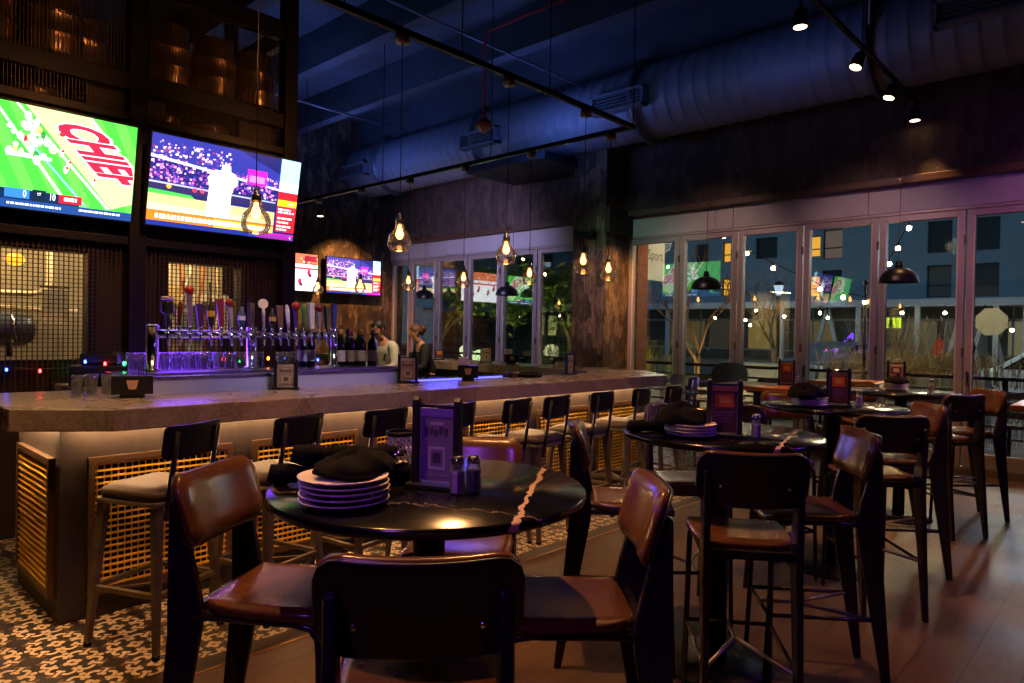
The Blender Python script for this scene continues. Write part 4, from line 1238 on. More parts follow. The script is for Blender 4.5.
# wooden tables
menu_stand(6.25, 2.44, ZTAB, face(6.25, 2.44), 'black menu stand with orange card on the long wooden table', 'menu stands on the tables', 'orange', .10, .19)
shaker(6.28, 2.36, 'salt', 'small salt shaker at the end of the long wooden table', 'shakers on the wooden tables')
menu_stand(6.60, .64, ZTAB, face(6.6, .64), 'black menu stand with red-orange card on the wooden table at right', 'menu stands on the tables', 'orange', .11, .13)
shaker(6.02, .625, 'salt', 'pale shaker on the wooden table at the right edge', 'shakers on the wooden tables')
def caddy(x, y, z, rz, label, group, napk=True, w=.2, cone=True):
    t = thing('napkin_caddy', label, 'caddy', (x, y, z), rz, group)
    MB().box(-w/2, w/2, -.05, .05, .022, .125).build('box', BLKWOOD, t, bevel=.003)
    MB().box(-w*.3, w*.3, -.045, .045, 0, .0215).build('foot', BLKWOOD, t)
    if cone: MB().prism([(-.018, .05), (.018, .05), (.03, .10), (-.03, .10)], 'y', -.054, -.0505).build('cup_print', P('kraft_tan', 'b08a62', .7), t)
    if napk:
        MB().box(-w/2+.006, -w/2+.09, -.03, .03, .1255, .19).build('napkins', P('napkin_white', 'd6d2da', .8), t, bevel=.003)
    else:
        for i in range(4): MB().tube([(.03+.012*i, .0, .12), (.03+.014*i, .01, .17+.008*(i % 2))], .003, 6).build('straw', BLACK, t)
    return t
caddy(1.36, 4.17, ZT+.0005, face(1.36, 4.17), 'black napkin caddy with tan cup print at the near end of the bar', 'napkin caddies on the bar', False, .205)
caddy(3.90, 4.14, ZT+.0005, face(3.9, 4.14), 'black napkin caddy holding white napkins midway along the bar', 'napkin caddies on the bar', True, .17)
caddy(6.40, 6.0, ZT+.0005, face(6.4, 6.0)+R(15), 'black napkin caddy with white napkins on the far leg of the bar', 'napkin caddies on the bar', True, .17)
menu_stand(2.30, 4.19, ZT+.0005, face(2.3, 4.19)+R(-8), 'black menu stand with tan card on the bar under the taps', 'menu stands on the bar', 'tan', .11, .15)
menu_stand(3.33, 4.21, ZT+.0005, face(3.33, 4.21)+R(-5), 'black menu stand with tan card on the bar beside the wine bottles', 'menu stands on the bar', 'tan', .11, .17)
menu_stand(5.33, 4.20, ZT+.0005, face(5.33, 4.2)+R(55), 'black menu stand seen edge-on at the far end of the front bar', 'menu stands on the bar', 'tan', .10, .17)
menu_stand(6.40, 6.45, ZT+.0005, face(6.4, 6.45), 'black menu stand on the window leg of the bar beside a caddy', 'menu stands on the bar', 'tan', .12, .17)
t = menu_stand(6.45, 7.45, ZT+.0005, face(6.45, 7.45), 'small menu stand with bright orange card on the window leg of the bar', 'menu stands on the bar', 'orange', .09, .10)
# serving things on the bar
t = thing('serving_tray', 'black oval tray lying on the bar near its far corner', 'tray', (4.72, 4.22, ZT+.0005))
MB().lathe([(.0, 0), (.13, 0), (.15, .02), (.155, .03), (.148, .03), (.128, .006), (.0, .006)], 32, cap=False).build('dish', BLKWOOD, t)
MB().tube([(.15*math.cos(a*.2618), .15*math.sin(a*.2618), .03) for a in range(24)], .005, 6, closed=True).build('rim', BLACK, t)
tag(MB().lathe([(.0, 0), (.04, 0), (.055, .03), (.058, .05), (.05, .05), (.035, .008), (.0, .008)], 24, cap=False).build('snack_bowl', P('dark_bowl', '3b2a24', .5)), 'small dark bowl beside the black tray on the bar', 'bowl').location = (4.50, 4.2, ZT+.0005)
for i in range(4):
    o = MB().lathe([(.0, 0), (.07, 0), (.09, .018), (.085, .018), (.06, .006), (.0, .006)], 24, cap=False).build('saucer', P('cream_saucer', 'c9b795', .4))
    o.location = (6.45, 5.2, ZT+.0005+i*.012)
    tag(o, 'cream saucer, %s of the stack on the window leg of the bar' % ('lowest', 'second', 'third', 'topmost')[i], 'plate', 'cream saucers on the bar')
# ------------------------------------------------------------------ glasses and bottles on the tap ledge
ZL = 1.1855
g0 = None; gi = 0
for row, (y, xs2) in enumerate(((4.84, [1.62+.078*i for i in range(6)]), (4.93, [1.60+.078*i for i in range(7)]), (4.84, [2.28+.078*i for i in range(3)]), (4.93, [2.02+.075*i for i in range(4)]), (4.86, [2.62, 2.70, 2.78]))):
    for j, x in enumerate(xs2):
        if g0 is None:
            g0 = MB().lathe([(.0, 0), (.027, 0), (.033, .10), (.034, .118), (.0325, .118), (.026, .008), (.0, .008)], 16, cap=False).build('pint_glass', THIN); o = g0
        else: o = dup(g0)
        o.location = (x, y, ZL)
        tag(o, 'clear upturned beer glass in the purple-lit rows behind the taps', 'glass', 'beer glasses on the tap ledge')
for i in range(4):
    o = dup(g0); o.location = (1.16+.075*i, 4.42+.03*(i % 2), ZT+.0005)
    tag(o, 'purple glass in the row just behind the near napkin caddy', 'glass', 'glasses behind the near caddy')
def bottle(x, y, capc, label, body='14160f', lab='cfc0a4', h=.30, z=ZL):
    t = thing('wine_bottle', label, 'bottle', (x, y, z), random.uniform(0, 6), 'wine bottles on the tap ledge')
    s_ = h/.30
    MB().lathe([(.0, 0), (.034, 0), (.037, .006), (.037, .18*s_), (.030, .21*s_), (.0145, .235*s_), (.0135, .262*s_)], 20).build('glass_body', P('bottle_'+body, body, .12), t)
    MB().lathe([(.0145, .262*s_), (.0155, .264*s_), (.0155, h), (.0, h)], 14).build('foil_cap', P('foil_'+capc, capc, .35, .3), t)
    MB().lathe([(.0375, .05), (.0375, .135)], 20, cap=False).build('label', P('label_'+lab, lab, .6), t)
BL = [(2.995, 4.62, 'd0932a', '14160f', 'c2b7a6', 'wine bottle with gold cap and pale label first right of the end tap post'), (3.04, 4.73, '2a2a20', '0f1210', '6a5a48', 'dark wine bottle second right of the end tap post'),
      (3.075, 4.60, 'a23a24', '120f10', '97805c', 'wine bottle with long red neck foil on the ledge'), (3.125, 4.73, '202018', '10130f', '5a4c3c', 'black-necked wine bottle behind the red foil bottle'),
      (3.155, 4.58, 'c99a30', '15140e', 'b9a37e', 'wine bottle with tan label and gold cap near the ledge end'), (3.21, 4.70, 'a8802c', '14120e', '86705a', 'gold-capped wine bottle second from the ledge end'), (3.245, 4.56, '3a2a20', '0f110e', '6f5f4c', 'dark wine bottle last on the ledge before the bartender'),
      (2.74, 4.75, '1a1a18', '101014', 'd6cfc4', 'wine bottle with white label left behind the last taps'), (2.83, 4.78, '1c1a20', '101014', 'c9c2ba', 'wine bottle with white label right behind the last taps')]
for x, y, cp, bd, lb, nm in BL: bottle(x, y, cp, nm, bd, lb)
# water carafes in front of the bartender
for i, (x, y) in enumerate(((3.62, 4.55), (3.75, 4.62))):
    pass
# register printer on the near service top
t = thing('receipt_printer', 'dark till and printer block on the service counter below the left opening', 'printer', (1.50, 5.15, ZT+.0005), R(-30))
MB().box(-.17, .17, -.13, .13, 0, .10).build('base', P('dark_plastic', '15161c', .4), t, bevel=.01)
MB().box(-.175, .175, -.135, .135, .1005, .135).build('drawer_lid', P('dark_plastic2', '24262f', .35), t, bevel=.008)
MB().box(-.12, .11, -.10, .10, .1355, .22).build('printer_body', P('dark_plastic', '15161c', .4), t, bevel=.02)
MB().box(-.08, .07, -.09, -.02, .2205, .226).build('paper_slot', STEEL, t)
for i, (x, h) in enumerate(((1.40, .20), (1.50, .14))):
    pass
# coloured string lights
def string(name, label, pts, cols, emis=6, r=.008):
    t = thing(name, label, 'string lights', pts[0])
    o = Vector(pts[0]); P_ = [Vector(p)-o for p in pts]
    fine = []
    for a, b_ in zip(P_[:-1], P_[1:]):
        for i in range(8):
            f = i/8; p = a.lerp(b_, f); p.z -= .03*math.sin(math.pi*f); fine.append(p)
    fine.append(P_[-1])
    MB().tube(fine, .003, 5).build('wire', P('green_wire', '16201a', .6), t)
    for i, p in enumerate(fine[1::2]):
        c = cols[i % len(cols)]
        MB().ball((p.x, p.y, p.z-.014), r, 8, 6, (1, 1, 1.5)).build('bulb', E('bulb_'+c, c, emis), t)
MC = ['2a3cff', 'ff2a2a', '20d860', '8a2aff', 'ff8a1a', '2a50ff', 'd020c0']
string('string_light', 'multicoloured fairy lights strung along the back of the tap ledge', [(1.30, 5.02, 1.27), (1.75, 5.0, 1.275), (2.2, 5.0, 1.27), (2.65, 5.0, 1.275), (3.25, 5.0, 1.27)], MC, 26)
string('string_light', 'multicoloured fairy lights along the cage below the left opening', [(.4, 5.56, 1.21), (.95, 5.56, 1.2), (1.7, 5.56, 1.21)], MC[3:]+MC[:3], 20)
# ------------------------------------------------------------------ bartenders (one continuous skinned body each)
def skin_body(name, joints, edges, mat, parent, levels=2):
    me = bpy.data.meshes.new(name)
    keys = list(joints); idx = {k: i for i, k in enumerate(keys)}
    me.from_pydata([joints[k][0] for k in keys], [(idx[a], idx[b]) for a, b in edges], [])
    o = bpy.data.objects.new(name, me); C.objects.link(o); o.parent = parent
    sk = o.modifiers.new('skin', 'SKIN'); sk.use_smooth_shade = True; sk.branch_smoothing = .4
    lay = me.skin_vertices[0].data
    for k in keys:
        r = joints[k][1]; lay[idx[k]].radius = r if isinstance(r, tuple) else (r, r)
        lay[idx[k]].use_root = (k == 'pelvis' or k == keys[0])
        lay[idx[k]].use_loose = False
    s = o.modifiers.new('sub', 'SUBSURF'); s.levels = levels; s.render_levels = levels
    me.materials.append(mat)
    # bake the surface so that it is an ordinary mesh
    dg = bpy.context.evaluated_depsgraph_get()
    m2 = bpy.data.meshes.new_from_object(o.evaluated_get(dg)); o.modifiers.clear(); o.data = m2
    m2.name = name
    for p in m2.polygons: p.use_smooth = True
    if not m2.materials: m2.materials.append(mat)
    return o
def person(label, loc, rz, H, skin, hair, top, pants, lean=.12, bun=False, beard=False, apron=None):
    t = thing('person', label, 'person', loc, rz)
    s = H/1.72
    def V(x, y, z): return (x*s, y*s, z*s)
    ly = lean
    J = {'pelvis': (V(0, 0, .95), .115*s), 'belly': (V(0, ly*.35, 1.10), .112*s), 'chest': (V(0, ly*.8, 1.28), (.15*s, .11*s)), 'neckb': (V(0, ly*1.15, 1.42), .07*s), 'neck': (V(0, ly*1.35, 1.48), .052*s),
         'jaw': (V(0, ly*1.7+.03, 1.555), .062*s), 'head': (V(0, ly*1.7+.015, 1.625), .082*s), 'crown': (V(0, ly*1.7+.0, 1.675), .06*s)}
    Ed = [('pelvis', 'belly'), ('belly', 'chest'), ('chest', 'neckb'), ('neckb', 'neck'), ('neck', 'jaw'), ('jaw', 'head'), ('head', 'crown')]
    for sd, sg in (('l', -1), ('r', 1)):
        J['hip'+sd] = (V(.095*sg, 0, .90), .095*s); J['knee'+sd] = (V(.11*sg, .02, .50), .058*s); J['ank'+sd] = (V(.115*sg, -.01, .09), .038*s); J['toe'+sd] = (V(.13*sg, .13, .035), .035*s)
        J['sh'+sd] = (V(.185*sg, ly*1.0, 1.385), .062*s); J['elb'+sd] = (V(.25*sg, ly*1.0+.05, 1.12), .043*s); J['wr'+sd] = (V(.17*sg, ly+.28, 1.06), .028*s); J['palm'+sd] = (V(.155*sg, ly+.35, 1.05), (.034*s, .018*s))
        Ed += [('pelvis', 'hip'+sd), ('hip'+sd, 'knee'+sd), ('knee'+sd, 'ank'+sd), ('ank'+sd, 'toe'+sd), ('neckb', 'sh'+sd), ('sh'+sd, 'elb'+sd), ('elb'+sd, 'wr'+sd), ('wr'+sd, 'palm'+sd)]
        for f in range(4):
            a = 'f%d%s' % (f, sd); L = (.05, .06, .056, .042)[f]
            x = (.155+(f-1.5)*.019)*sg
            J[a+'a'] = (V(x, ly+.39, 1.05), .0095*s); J[a+'b'] = (V(x, ly+.39+L*.6, 1.04), .009*s); J[a+'c'] = (V(x, ly+.39+L*.9, 1.015), .008*s)
            Ed += [('palm'+sd, a+'a'), (a+'a', a+'b'), (a+'b', a+'c')]
        J['th'+sd+'a'] = (V((.155-.035)*sg, ly+.33, 1.045), .011*s); J['th'+sd+'b'] = (V((.155-.06)*sg, ly+.37, 1.035), .0095*s)
        Ed += [('palm'+sd, 'th'+sd+'a'), ('th'+sd+'a', 'th'+sd+'b')]
    body = skin_body('body', J, Ed, skin, t)
    hy = ly*1.7+.015
    # face
    f = MB()
    f.prism([(hy+.074, 1.60), (hy+.074, 1.635), (hy+.103, 1.598), (hy+.088, 1.590)], 'x', -.011, .011)
    f.ball((0, hy+.072, 1.60), .014, 8, 6, (1.1, .8, .8))
    fo = f.build('nose', skin, t); fo.scale = (s, s, s)
    for sg in (-1, 1):
        e = MB().ball((.031*sg, hy+.074, 1.637), .011, 10, 6).build('eye', P('eye_white', 'cfc8c0', .3), t); e.scale = (s, s, s)
        e2 = MB().ball((.031*sg, hy+.0815, 1.637), .0055, 8, 6).build('iris', P('eye_dark', '1a1210', .2), e)
        er = MB().ball((.083*sg, hy-.005, 1.615), .024, 10, 6, (.35, .7, 1.2)).build('ear', skin, t); er.scale = (s, s, s)
    m_ = MB().ball((0, hy+.078, 1.572), .02, 10, 6, (1.1, .5, .35)).build('mouth', P('lips', '8a4a44', .5), t); m_.scale = (s, s, s)
    # hair shell
    h = MB(); n, k = 18, 8; vs = []
    for i in range(k+1):
        ph = math.pi*.62*i/k
        for j in range(n):
            a = 6.2832*j/n
            fr = max(0, math.sin(a))
            r = 1.0
            z = math.cos(ph)*.105+(.045*fr if i > 4 else 0)*(i-4)/4
            vs.append((.092*math.sin(ph)*math.cos(a), .102*math.sin(ph)*math.sin(a)-.012, z))
    h._add([(x, y+hy, z+1.637) for x, y, z in vs], [(i*n+j, (i+1)*n+j, (i+1)*n+(j+1) % n, i*n+(j+1) % n) for i in range(k) for j in range(n)], True)
    if bun: h.ball((0, hy-.115, 1.665), .055, 14, 10).ball((.02, hy-.10, 1.60), .035, 10, 8)
    ho = h.build('hair', hair, t); ho.scale = (s, s, s)
    so = ho.modifiers.new('so', 'SOLIDIFY'); so.thickness = .012
    if beard:
        bd = MB().ball((0, hy+.032, 1.55), .056, 14, 8, (.95, .82, .5)).build('beard', hair, t); bd.scale = (s, s, s)
    # clothes: slightly larger shells over the same skeleton
    g = 1.13
    JS = {k: (J[k][0], tuple(x*g for x in J[k][1]) if isinstance(J[k][1], tuple) else J[k][1]*g+.006) for k in ('pelvis', 'belly', 'chest', 'neckb', 'shl', 'shr', 'elbl', 'elbr')}
    mid = lambda a, b_, q: tuple(a[i]+(b_[i]-a[i])*q for i in range(3))
    for sd in 'lr':
        JS['cuff'+sd] = (mid(J['elb'+sd][0], J['wr'+sd][0], .75), .042*s)
    JS['neckb'] = (JS['neckb'][0], .074*s)
    skin_body('shirt', JS, [('pelvis', 'belly'), ('belly', 'chest'), ('chest', 'neckb'), ('neckb', 'shl'), ('neckb', 'shr'), ('shl', 'elbl'), ('shr', 'elbr'), ('elbl', 'cuffl'), ('elbr', 'cuffr')], top, t)
    JP = {k: (J[k][0], J[k][1]*1.14+.004) for k in ('pelvis', 'hipl', 'hipr', 'kneel', 'kneer', 'ankl', 'ankr')}
    skin_body('trousers', JP, [('pelvis', 'hipl'), ('pelvis', 'hipr'), ('hipl', 'kneel'), ('hipr', 'kneer'), ('kneel', 'ankl'), ('kneer', 'ankr')], pants, t)
    for sg in (-1, 1):
        sh = MB().box(-.045+.12*sg, .045+.12*sg, -.06, .2, .0, .075).build('shoe', P('shoe_black', '141214', .4), t, bevel=.025); sh.scale = (s, s, s)
    if apron:
        for sg in (-1, 1):
            st = MB().bar((.07*sg, ly*.8-.105, 1.12), (.08*sg, ly*1.1-.02, 1.46), .03, .012).bar((.08*sg, ly*1.1-.02, 1.46), (.085*sg, ly*.8+.13, 1.18), .03, .012).build('strap', apron, t); st.scale = (s, s, s)
    return t
person('bartender in a white shirt with dark shoulder straps, head bent, beside the wine bottles', (5.42, 7.18, 0), R(100), 1.60, P('skin_warm', 'a4745c', .5, 0, .05), P('hair_black', '15100e', .6), P('shirt_white', 'b9b6ac', .8), P('trousers_dark', '17171b', .8), .16, False, True, P('strap_dark', '1a1a20', .7))
person('bartender with brown hair tied up and black top, facing left behind the bar', (5.93, 7.02, 0), R(68), 1.56, P('skin_light', 'b98468', .5, 0, .05), P('hair_brown', '5a3826', .6), P('top_black', '121216', .8), P('trousers_dark', '17171b', .8), .13, True, False)
t = thing('register_box', 'flat black till box on the window leg of the bar by the bartender', 'till', (6.35, 7.75, ZT+.0005), R(30))
MB().box(-.16, .16, -.12, .12, .0, .10).build('case', P('dark_plastic', '15161c', .4), t, bevel=.02)
MB().box(-.12, .12, -.09, .09, .1005, .108).build('lid', P('pinkish_lid', '7d5a60', .3), t)
# ------------------------------------------------------------------ pendant track over the bar
ZTR = 3.60
t = thing('pendant_track', 'black square conduit track ringing above the bar that carries glass pendants', 'track', (0, 0, ZTR))
MB().box(.6, 5.99, 3.93, 3.97, -.02, .025).build('front_run', BLACK, t)
MB().box(5.95, 5.99, 3.97, 10.6, -.02, .025).build('side_run', BLACK, t)
for x, y in ((1.2, 3.95), (2.55, 3.95), (3.6, 3.95), (4.65, 3.95), (5.97, 3.95), (5.97, 6.0), (5.97, 8.2), (5.97, 10.3)):
    MB().tube([(x, y, .025), (x, y, ZC-ZTR)], .006, 6).build('hanger', BLACK, t)
BULBW = E('bulb_warm', 'ffb45a', 60)
def make_globe(drop):
    t = thing('glass_pendant', 'pendant', 'pendant light')
    MB().lathe([(.0, .06), (.05, .06), (.055, .03), (.05, .0), (.0, .0)], 18, cap=False).build('canopy', P('pendant_canopy', '6b5a48', .4, .5), t).location = (0, 0, drop-.06)
    MB().tube([(0, 0, .27), (0, 0, drop-.05)], .0035, 6).build('cord', BLACK, t)
    MB().lathe([(.012, .275), (.016, .265), (.018, .235), (.030, .232), (.030, .19), (.012, .185)], 14).build('socket', P('socket_pewter', '8a8078', .3, .8), t)
    MB().lathe([(.028, .236), (.031, .20), (.033, .165), (.048, .145), (.075, .115), (.086, .075), (.083, .04), (.068, .008), (.062, .004)], 28, cap=False).build('glass_globe', THIN, t)
    MB().lathe([(.002, .085), (.018, .092), (.028, .115), (.024, .14), (.013, .165), (.012, .185)], 14).build('bulb', E('bulb_glow', 'ffa850', 10), t)
    MB().lathe([(.003, .10), (.009, .11), (.010, .135), (.004, .145)], 10).build('filament', BULBW, t)
    return t
DROP = ZTR-.02-2.045
pg = make_globe(DROP); f_ = True
PL = [(1.96, 3.95, 'globe pendant hanging in front of the baseball screen'), (3.03, 3.95, 'largest-looking clear globe pendant, hanging left of the dark windows'), (4.13, 3.95, 'globe pendant in the middle of the bar, before the left windows'), (5.18, 3.95, 'globe pendant before the dark stone face of the column'),
      (5.97, 4.22, 'globe pendant glowing against the gold-lit side of the column'), (5.97, 5.33, 'globe pendant hanging before the last left window mullion'), (5.97, 6.45, 'globe pendant just right of the bartender, before the windows'), (5.97, 7.57, 'globe pendant above the bartenders at the far left windows'),
      (5.97, 8.72, 'globe pendant at the far run of the track beside the far screen'), (5.97, 9.9, 'farthest globe pendant, low at the corner of the far screen')]
for x, y, lb in PL:
    o = pg if f_ else dup(pg); f_ = False
    o.location = (x, y, 2.045); tag(o, lb, 'pendant light', 'clear glass globe pendants over the bar')
# black dome pendants by the windows
def make_dome():
    t = thing('dome_pendant', 'pendant', 'pendant light')
    MB().lathe([(.205, 0), (.203, .02), (.185, .075), (.145, .125), (.09, .158), (.045, .168), (.04, .17), (.083, .15), (.14, .115), (.178, .07), (.196, .02)], 32, cap=False).build('shade', P('dome_black', '17161a', .35, .3), t)
    MB().lathe([(.045, .165), (.042, .2), (.035, .205), (.035, .235), (.012, .245)], 16).build('neck', BLACK, t)
    MB().tube([(0, 0, .24), (0, 0, 1.155)], .004, 6).build('cord', P('cord_brown', '5a3d28', .5), t)
    MB().ball((0, 0, .09), .03, 12, 8).build('bulb', E('bulb_dim', 'ffb060', 1.5), t)
    MB().box(-.05, .05, -.012, .012, 1.15, 1.175).build('bracket', P('bracket_bronze', '8a6238', .4, .7), t)
    return t
pd_ = make_dome()
DLIST = [(8.72, 4.53, 'black dome pendant hanging before the second right-hand window pane'), (8.72, 2.16, 'black dome pendant below the bright outdoor string bulbs at right'), (8.72, 8.3, 'black dome pendant before the green mirrored screen in the left windows'), (8.72, 10.55, 'small black dome pendant at the far left windows')]
for i, (x, y, lb) in enumerate(DLIST):
    o = pd_ if i == 0 else dup(pd_)
    o.location = (x, y, 2.13); tag(o, lb, 'pendant light', 'black dome pendants along the windows')
# spotlight track toward the windows
t = thing('spot_track', 'black track with four lit spotlights running to the window wall', 'track', (0, 2.03, 4.14))
MB().box(-.5, 8.86, -.018, .018, 0, .03).build('rail', BLACK, t)
for x in (.8, 2.8, 4.8, 6.8):
    MB().tube([(x, 0, .03), (x, 0, ZC-4.14)], .006, 6).build('hanger', BLACK, t)
def make_spot():
    t = thing('track_spotlight', 'spot', 'spotlight')
    MB().tube([(0, 0, .06), (0, 0, .13)], .012, 8).build('stem', BLACK, t)
    MB().lathe([(.03, .07), (.045, .05), (.058, -.06), (.060, -.075), (.05, -.075)], 20).build('housing', BLACK, t)
    MB().lathe([(.0, -.070), (.05, -.076), (.05, -.078), (.0, -.079)], 20, cap=False).build('lens', E('spot_lens', 'ffd09a', 9), t)
    return t
sp0 = make_spot()
SPX = [(5.52, 'first lit spotlight on the ceiling track, alone at upper left of the row'), (6.7, 'second lit spotlight on the track, tilted'), (7.75, 'third lit spotlight on the track, tilted toward the windows'), (8.7, 'last lit spotlight on the track, against the dark wall')]
for i, (x, lb) in enumerate(SPX):
    o = sp0 if i == 0 else dup(sp0)
    o.location = (x, 2.03+(.08 if i == 0 else 0), 4.01); o.rotation_euler = (R((0, 14, 12, 0)[i]), R((0, 18, 14, 0)[i]), 0)
    tag(o, lb, 'spotlight', 'spotlights on the ceiling track')
for i, x in enumerate((.6, 2.2, 3.9)):
    o = dup(sp0); o.location = (x, 2.03, 4.01); tag(o, 'spotlight out of frame above the %s round table' % ('first', 'second', 'third')[i], 'spotlight', 'spotlights on the ceiling track')
# small ceiling downlight at the far end
t = thing('downlight', 'small lit downlight above the far screens', 'spotlight', (6.3, 10.4, 3.40))
MB().lathe([(.06, 0), (.06, .09), (.02, .10)], 18).build('housing', BLACK, t)
MB().lathe([(.0, -.004), (.05, -.003), (.05, -.001)], 18, cap=False).build('lens', E('spot_lens', 'ffd09a', 9), t)
MB().tube([(0, 0, .1), (0, 0, ZC-3.4-.5)], .005, 6).build('stem', BLACK, t)
# ------------------------------------------------------------------ street, patio and building outside
struct(MB().box(XW+.26, 60, -30, 70, -.3, -.12).build('ground_street', P('asphalt', '2c3136', .6, 0, .25, 3)))
struct(MB().box(XW+.26, 12.2, -8, 20, -.119, -.02).build('ground_patio', P('paving', '4a4844', .7, 0, .2, 5)))
FAC = P('facade_render', '8296a4', .8, 0, .06, .4)
bld = thing('building', 'long blue-grey building across the street with dark square windows', 'building', (50, 12, 0))
WD = [(10.78, 9.43, 7.0, 9.0, 0), (10.78, 9.43, 4.2, 6.22, 1), (8.32, 6.97, 7.0, 9.0, 0), (8.32, 6.97, 4.2, 6.22, 0), (17.2, 15.9, 7.0, 9.05, 2), (18.3, 17.36, 7.2, 8.7, 3), (17.2, 15.9, 4.2, 6.22, 0), (18.3, 17.36, 4.4, 5.9, 3),
      (22.05, 20.4, 7.3, 8.85, 0), (26.95, 25.85, 7.2, 8.75, 0), (24.7, 24.0, 7.2, 8.75, 3), (24.7, 24.0, 4.6, 5.95, 3), (43.2, 41.7, 7.3, 9.0, 0), (46.3, 44.4, 7.4, 8.7, 0), (3.3, 1.9, 7.0, 9.0, 0), (3.3, 1.9, 4.2, 6.22, 0), (32.4, 31, 7.2, 8.9, 0), (37, 35.6, 7.2, 8.9, 0), (37, 35.6, 4.4, 6, 0)]
# facade with real openings: grid of blocks around the windows
ycut = sorted(set([-18.0, 58.0]+[w for a, b_, *_ in WD for w in (a, b_)]))
fb_ = MB()
for a, b_ in zip(ycut[:-1], ycut[1:]):
    holes = sorted((w[2], w[3]) for w in WD if w[1] <= a+1e-6 and w[0] >= b_-1e-6)
    z = 4.0
    for h0, h1 in holes:
        fb_.box(0, .6, a-12, b_-12, z, h0); z = h1
    fb_.box(0, .6, a-12, b_-12, z, 24)
fb_.build('facade', FAC, bld)
for a, b_, z0, z1, kd in WD:
    w = MB(); w.box(.25, .31, b_-12, a-12, z0, z0+.07).box(.25, .31, b_-12, a-12, z1-.07, z1).box(.25, .31, b_-12, b_-11.93, z0, z1).box(.25, .31, a-12.07, a-12, z0, z1).box(.25, .31, b_-12, a-12, (z0*.62+z1*.38)-.04, (z0*.62+z1*.38)+.04)
    wo = w.build('window', P('window_dark_frame', '2a2a2e', .5), bld)
    gm = [P('window_dark', '1a1c22', .2), P('window_blind', '6a6660', .6), E('window_pinkish', 'a08074', .35), E('window_lit', 'ffae38', 1.1)][kd]
    MB().box(.31, .34, b_-12, a-12, z0, z1).build('pane', gm, wo)
MB().box(-2.2, .6, -30, 46, 3.55, 4.0).build('canopy', P('canopy_white', 'b4bfcc', .7), bld)
MB().box(.35, .6, -30, 46, -.2, 3.55).build('shopfront_wall', P('shop_wall', '4a4a48', .7, 0, .4, .6), bld)
sf = MB()
for k in range(26): sf.box(.28, .34, -29+k*2.9, -28.9+k*2.9, -.2, 3.5)
sf.box(.28, .34, -30, 46, 2.7, 2.85); sf.box(.28, .34, -30, 46, .5, .6)
sf.build('shopfront_frame', P('shop_frame', '8d949c', .5), bld)
for k, y in enumerate((-6.6, -5.2, -1.2, 2.2, 7.2, 10.6, 16.2)):
    MB().bar((-1.9, y, -.2), (-1.9, y, 3.55), .28).build('canopy_column', P('canopy_white', 'b4bfcc', .7), bld)
for y in (-5.6, -4.4, 3.4):
    MB().bar((-1.4, y, -.2), (-1.4, y+.9, 3.55), .22).bar((-1.4, y+1.8, -.2), (-1.4, y+.9, 3.55), .22).build('canopy_strut', P('canopy_white', 'b4bfcc', .7), bld)
# shopfront panes, some lit
for k, (y0, y1, c, e) in enumerate([(-8, -5.5, 'c8b48a', .5), (-4.5, -2.2, '6f7f86', .2), (-1.8, .8, 'a89a78', .35), (1.2, 3.9, '5a6468', .15), (4.4, 7.2, 'b89a62', .4), (8.0, 10.6, 'd0a858', .55), (11.2, 13.8, '7a6a50', .3), (14.2, 17.2, 'b08a50', .4), (22, 25, '8a7a5a', .3), (28, 32, 'a08658', .35)]):
    MB().box(.36-.02, .36-.005, y0, y1, .62, 2.68).build('shop_pane', E('shop_%s' % c, c, e*.45), bld)
LIT = E('shop_lamp', 'ffe2b0', 38)
SH = [(27.06, 6.65, 0), (25.7, 2.9, 1), (21.66, 3.0, 1), (20.15, 3.3, 1), (20.9, 2.65, 1), (23.16, 2.8, 1), (15.9, 3.1, 0), (15.4, 2.8, 1), (11.16, 3.08, 0), (8.94, 3.06, 0), (7.02, 3.1, 1), (5.77, 2.1, 1), (20.55, 2.3, 1), (37.5, 3.0, 1), (42.3, 2.9, 0), (18.2, 2.9, 1)]
s0 = None
for i, (y, z, w) in enumerate(SH):
    if s0 is None:
        s0 = thing('shop_lamp', 'lamp', 'lamp')
        MB().ball((0, 0, 0), .10, 10, 8).build('globe', LIT, s0); MB().tube([(0, 0, .1), (.0, 0, .45)], .03, 6).build('stem', P('window_dark_frame', '2a2a2e', .5), s0); o = s0
    else: o = dup(s0)
    o.location = (46.0, y, z)
    tag(o, 'small bright lamp under the white canopy across the street', 'lamp', 'lamps under the far canopy')
tag(s0, 'white street light high on the far facade beside the cream sign panel', 'lamp')
for k, y in enumerate((10.5, 9.95)):
    o = MB().box(0, .05, -.2, .2, -.27, .27).build('lit_sign', E('sign_yellowgreen', 'c8e020', 1.6)); o.location = (40, y, 2.35)
    tag(o, 'yellow-green lit square sign across the street, %s of the pair' % ('left', 'right')[k], 'sign', 'yellow-green lit signs')
    MB().box(.05, .09, -.03, .03, -2.45, .27).build('sign_post', DKMETAL, o)
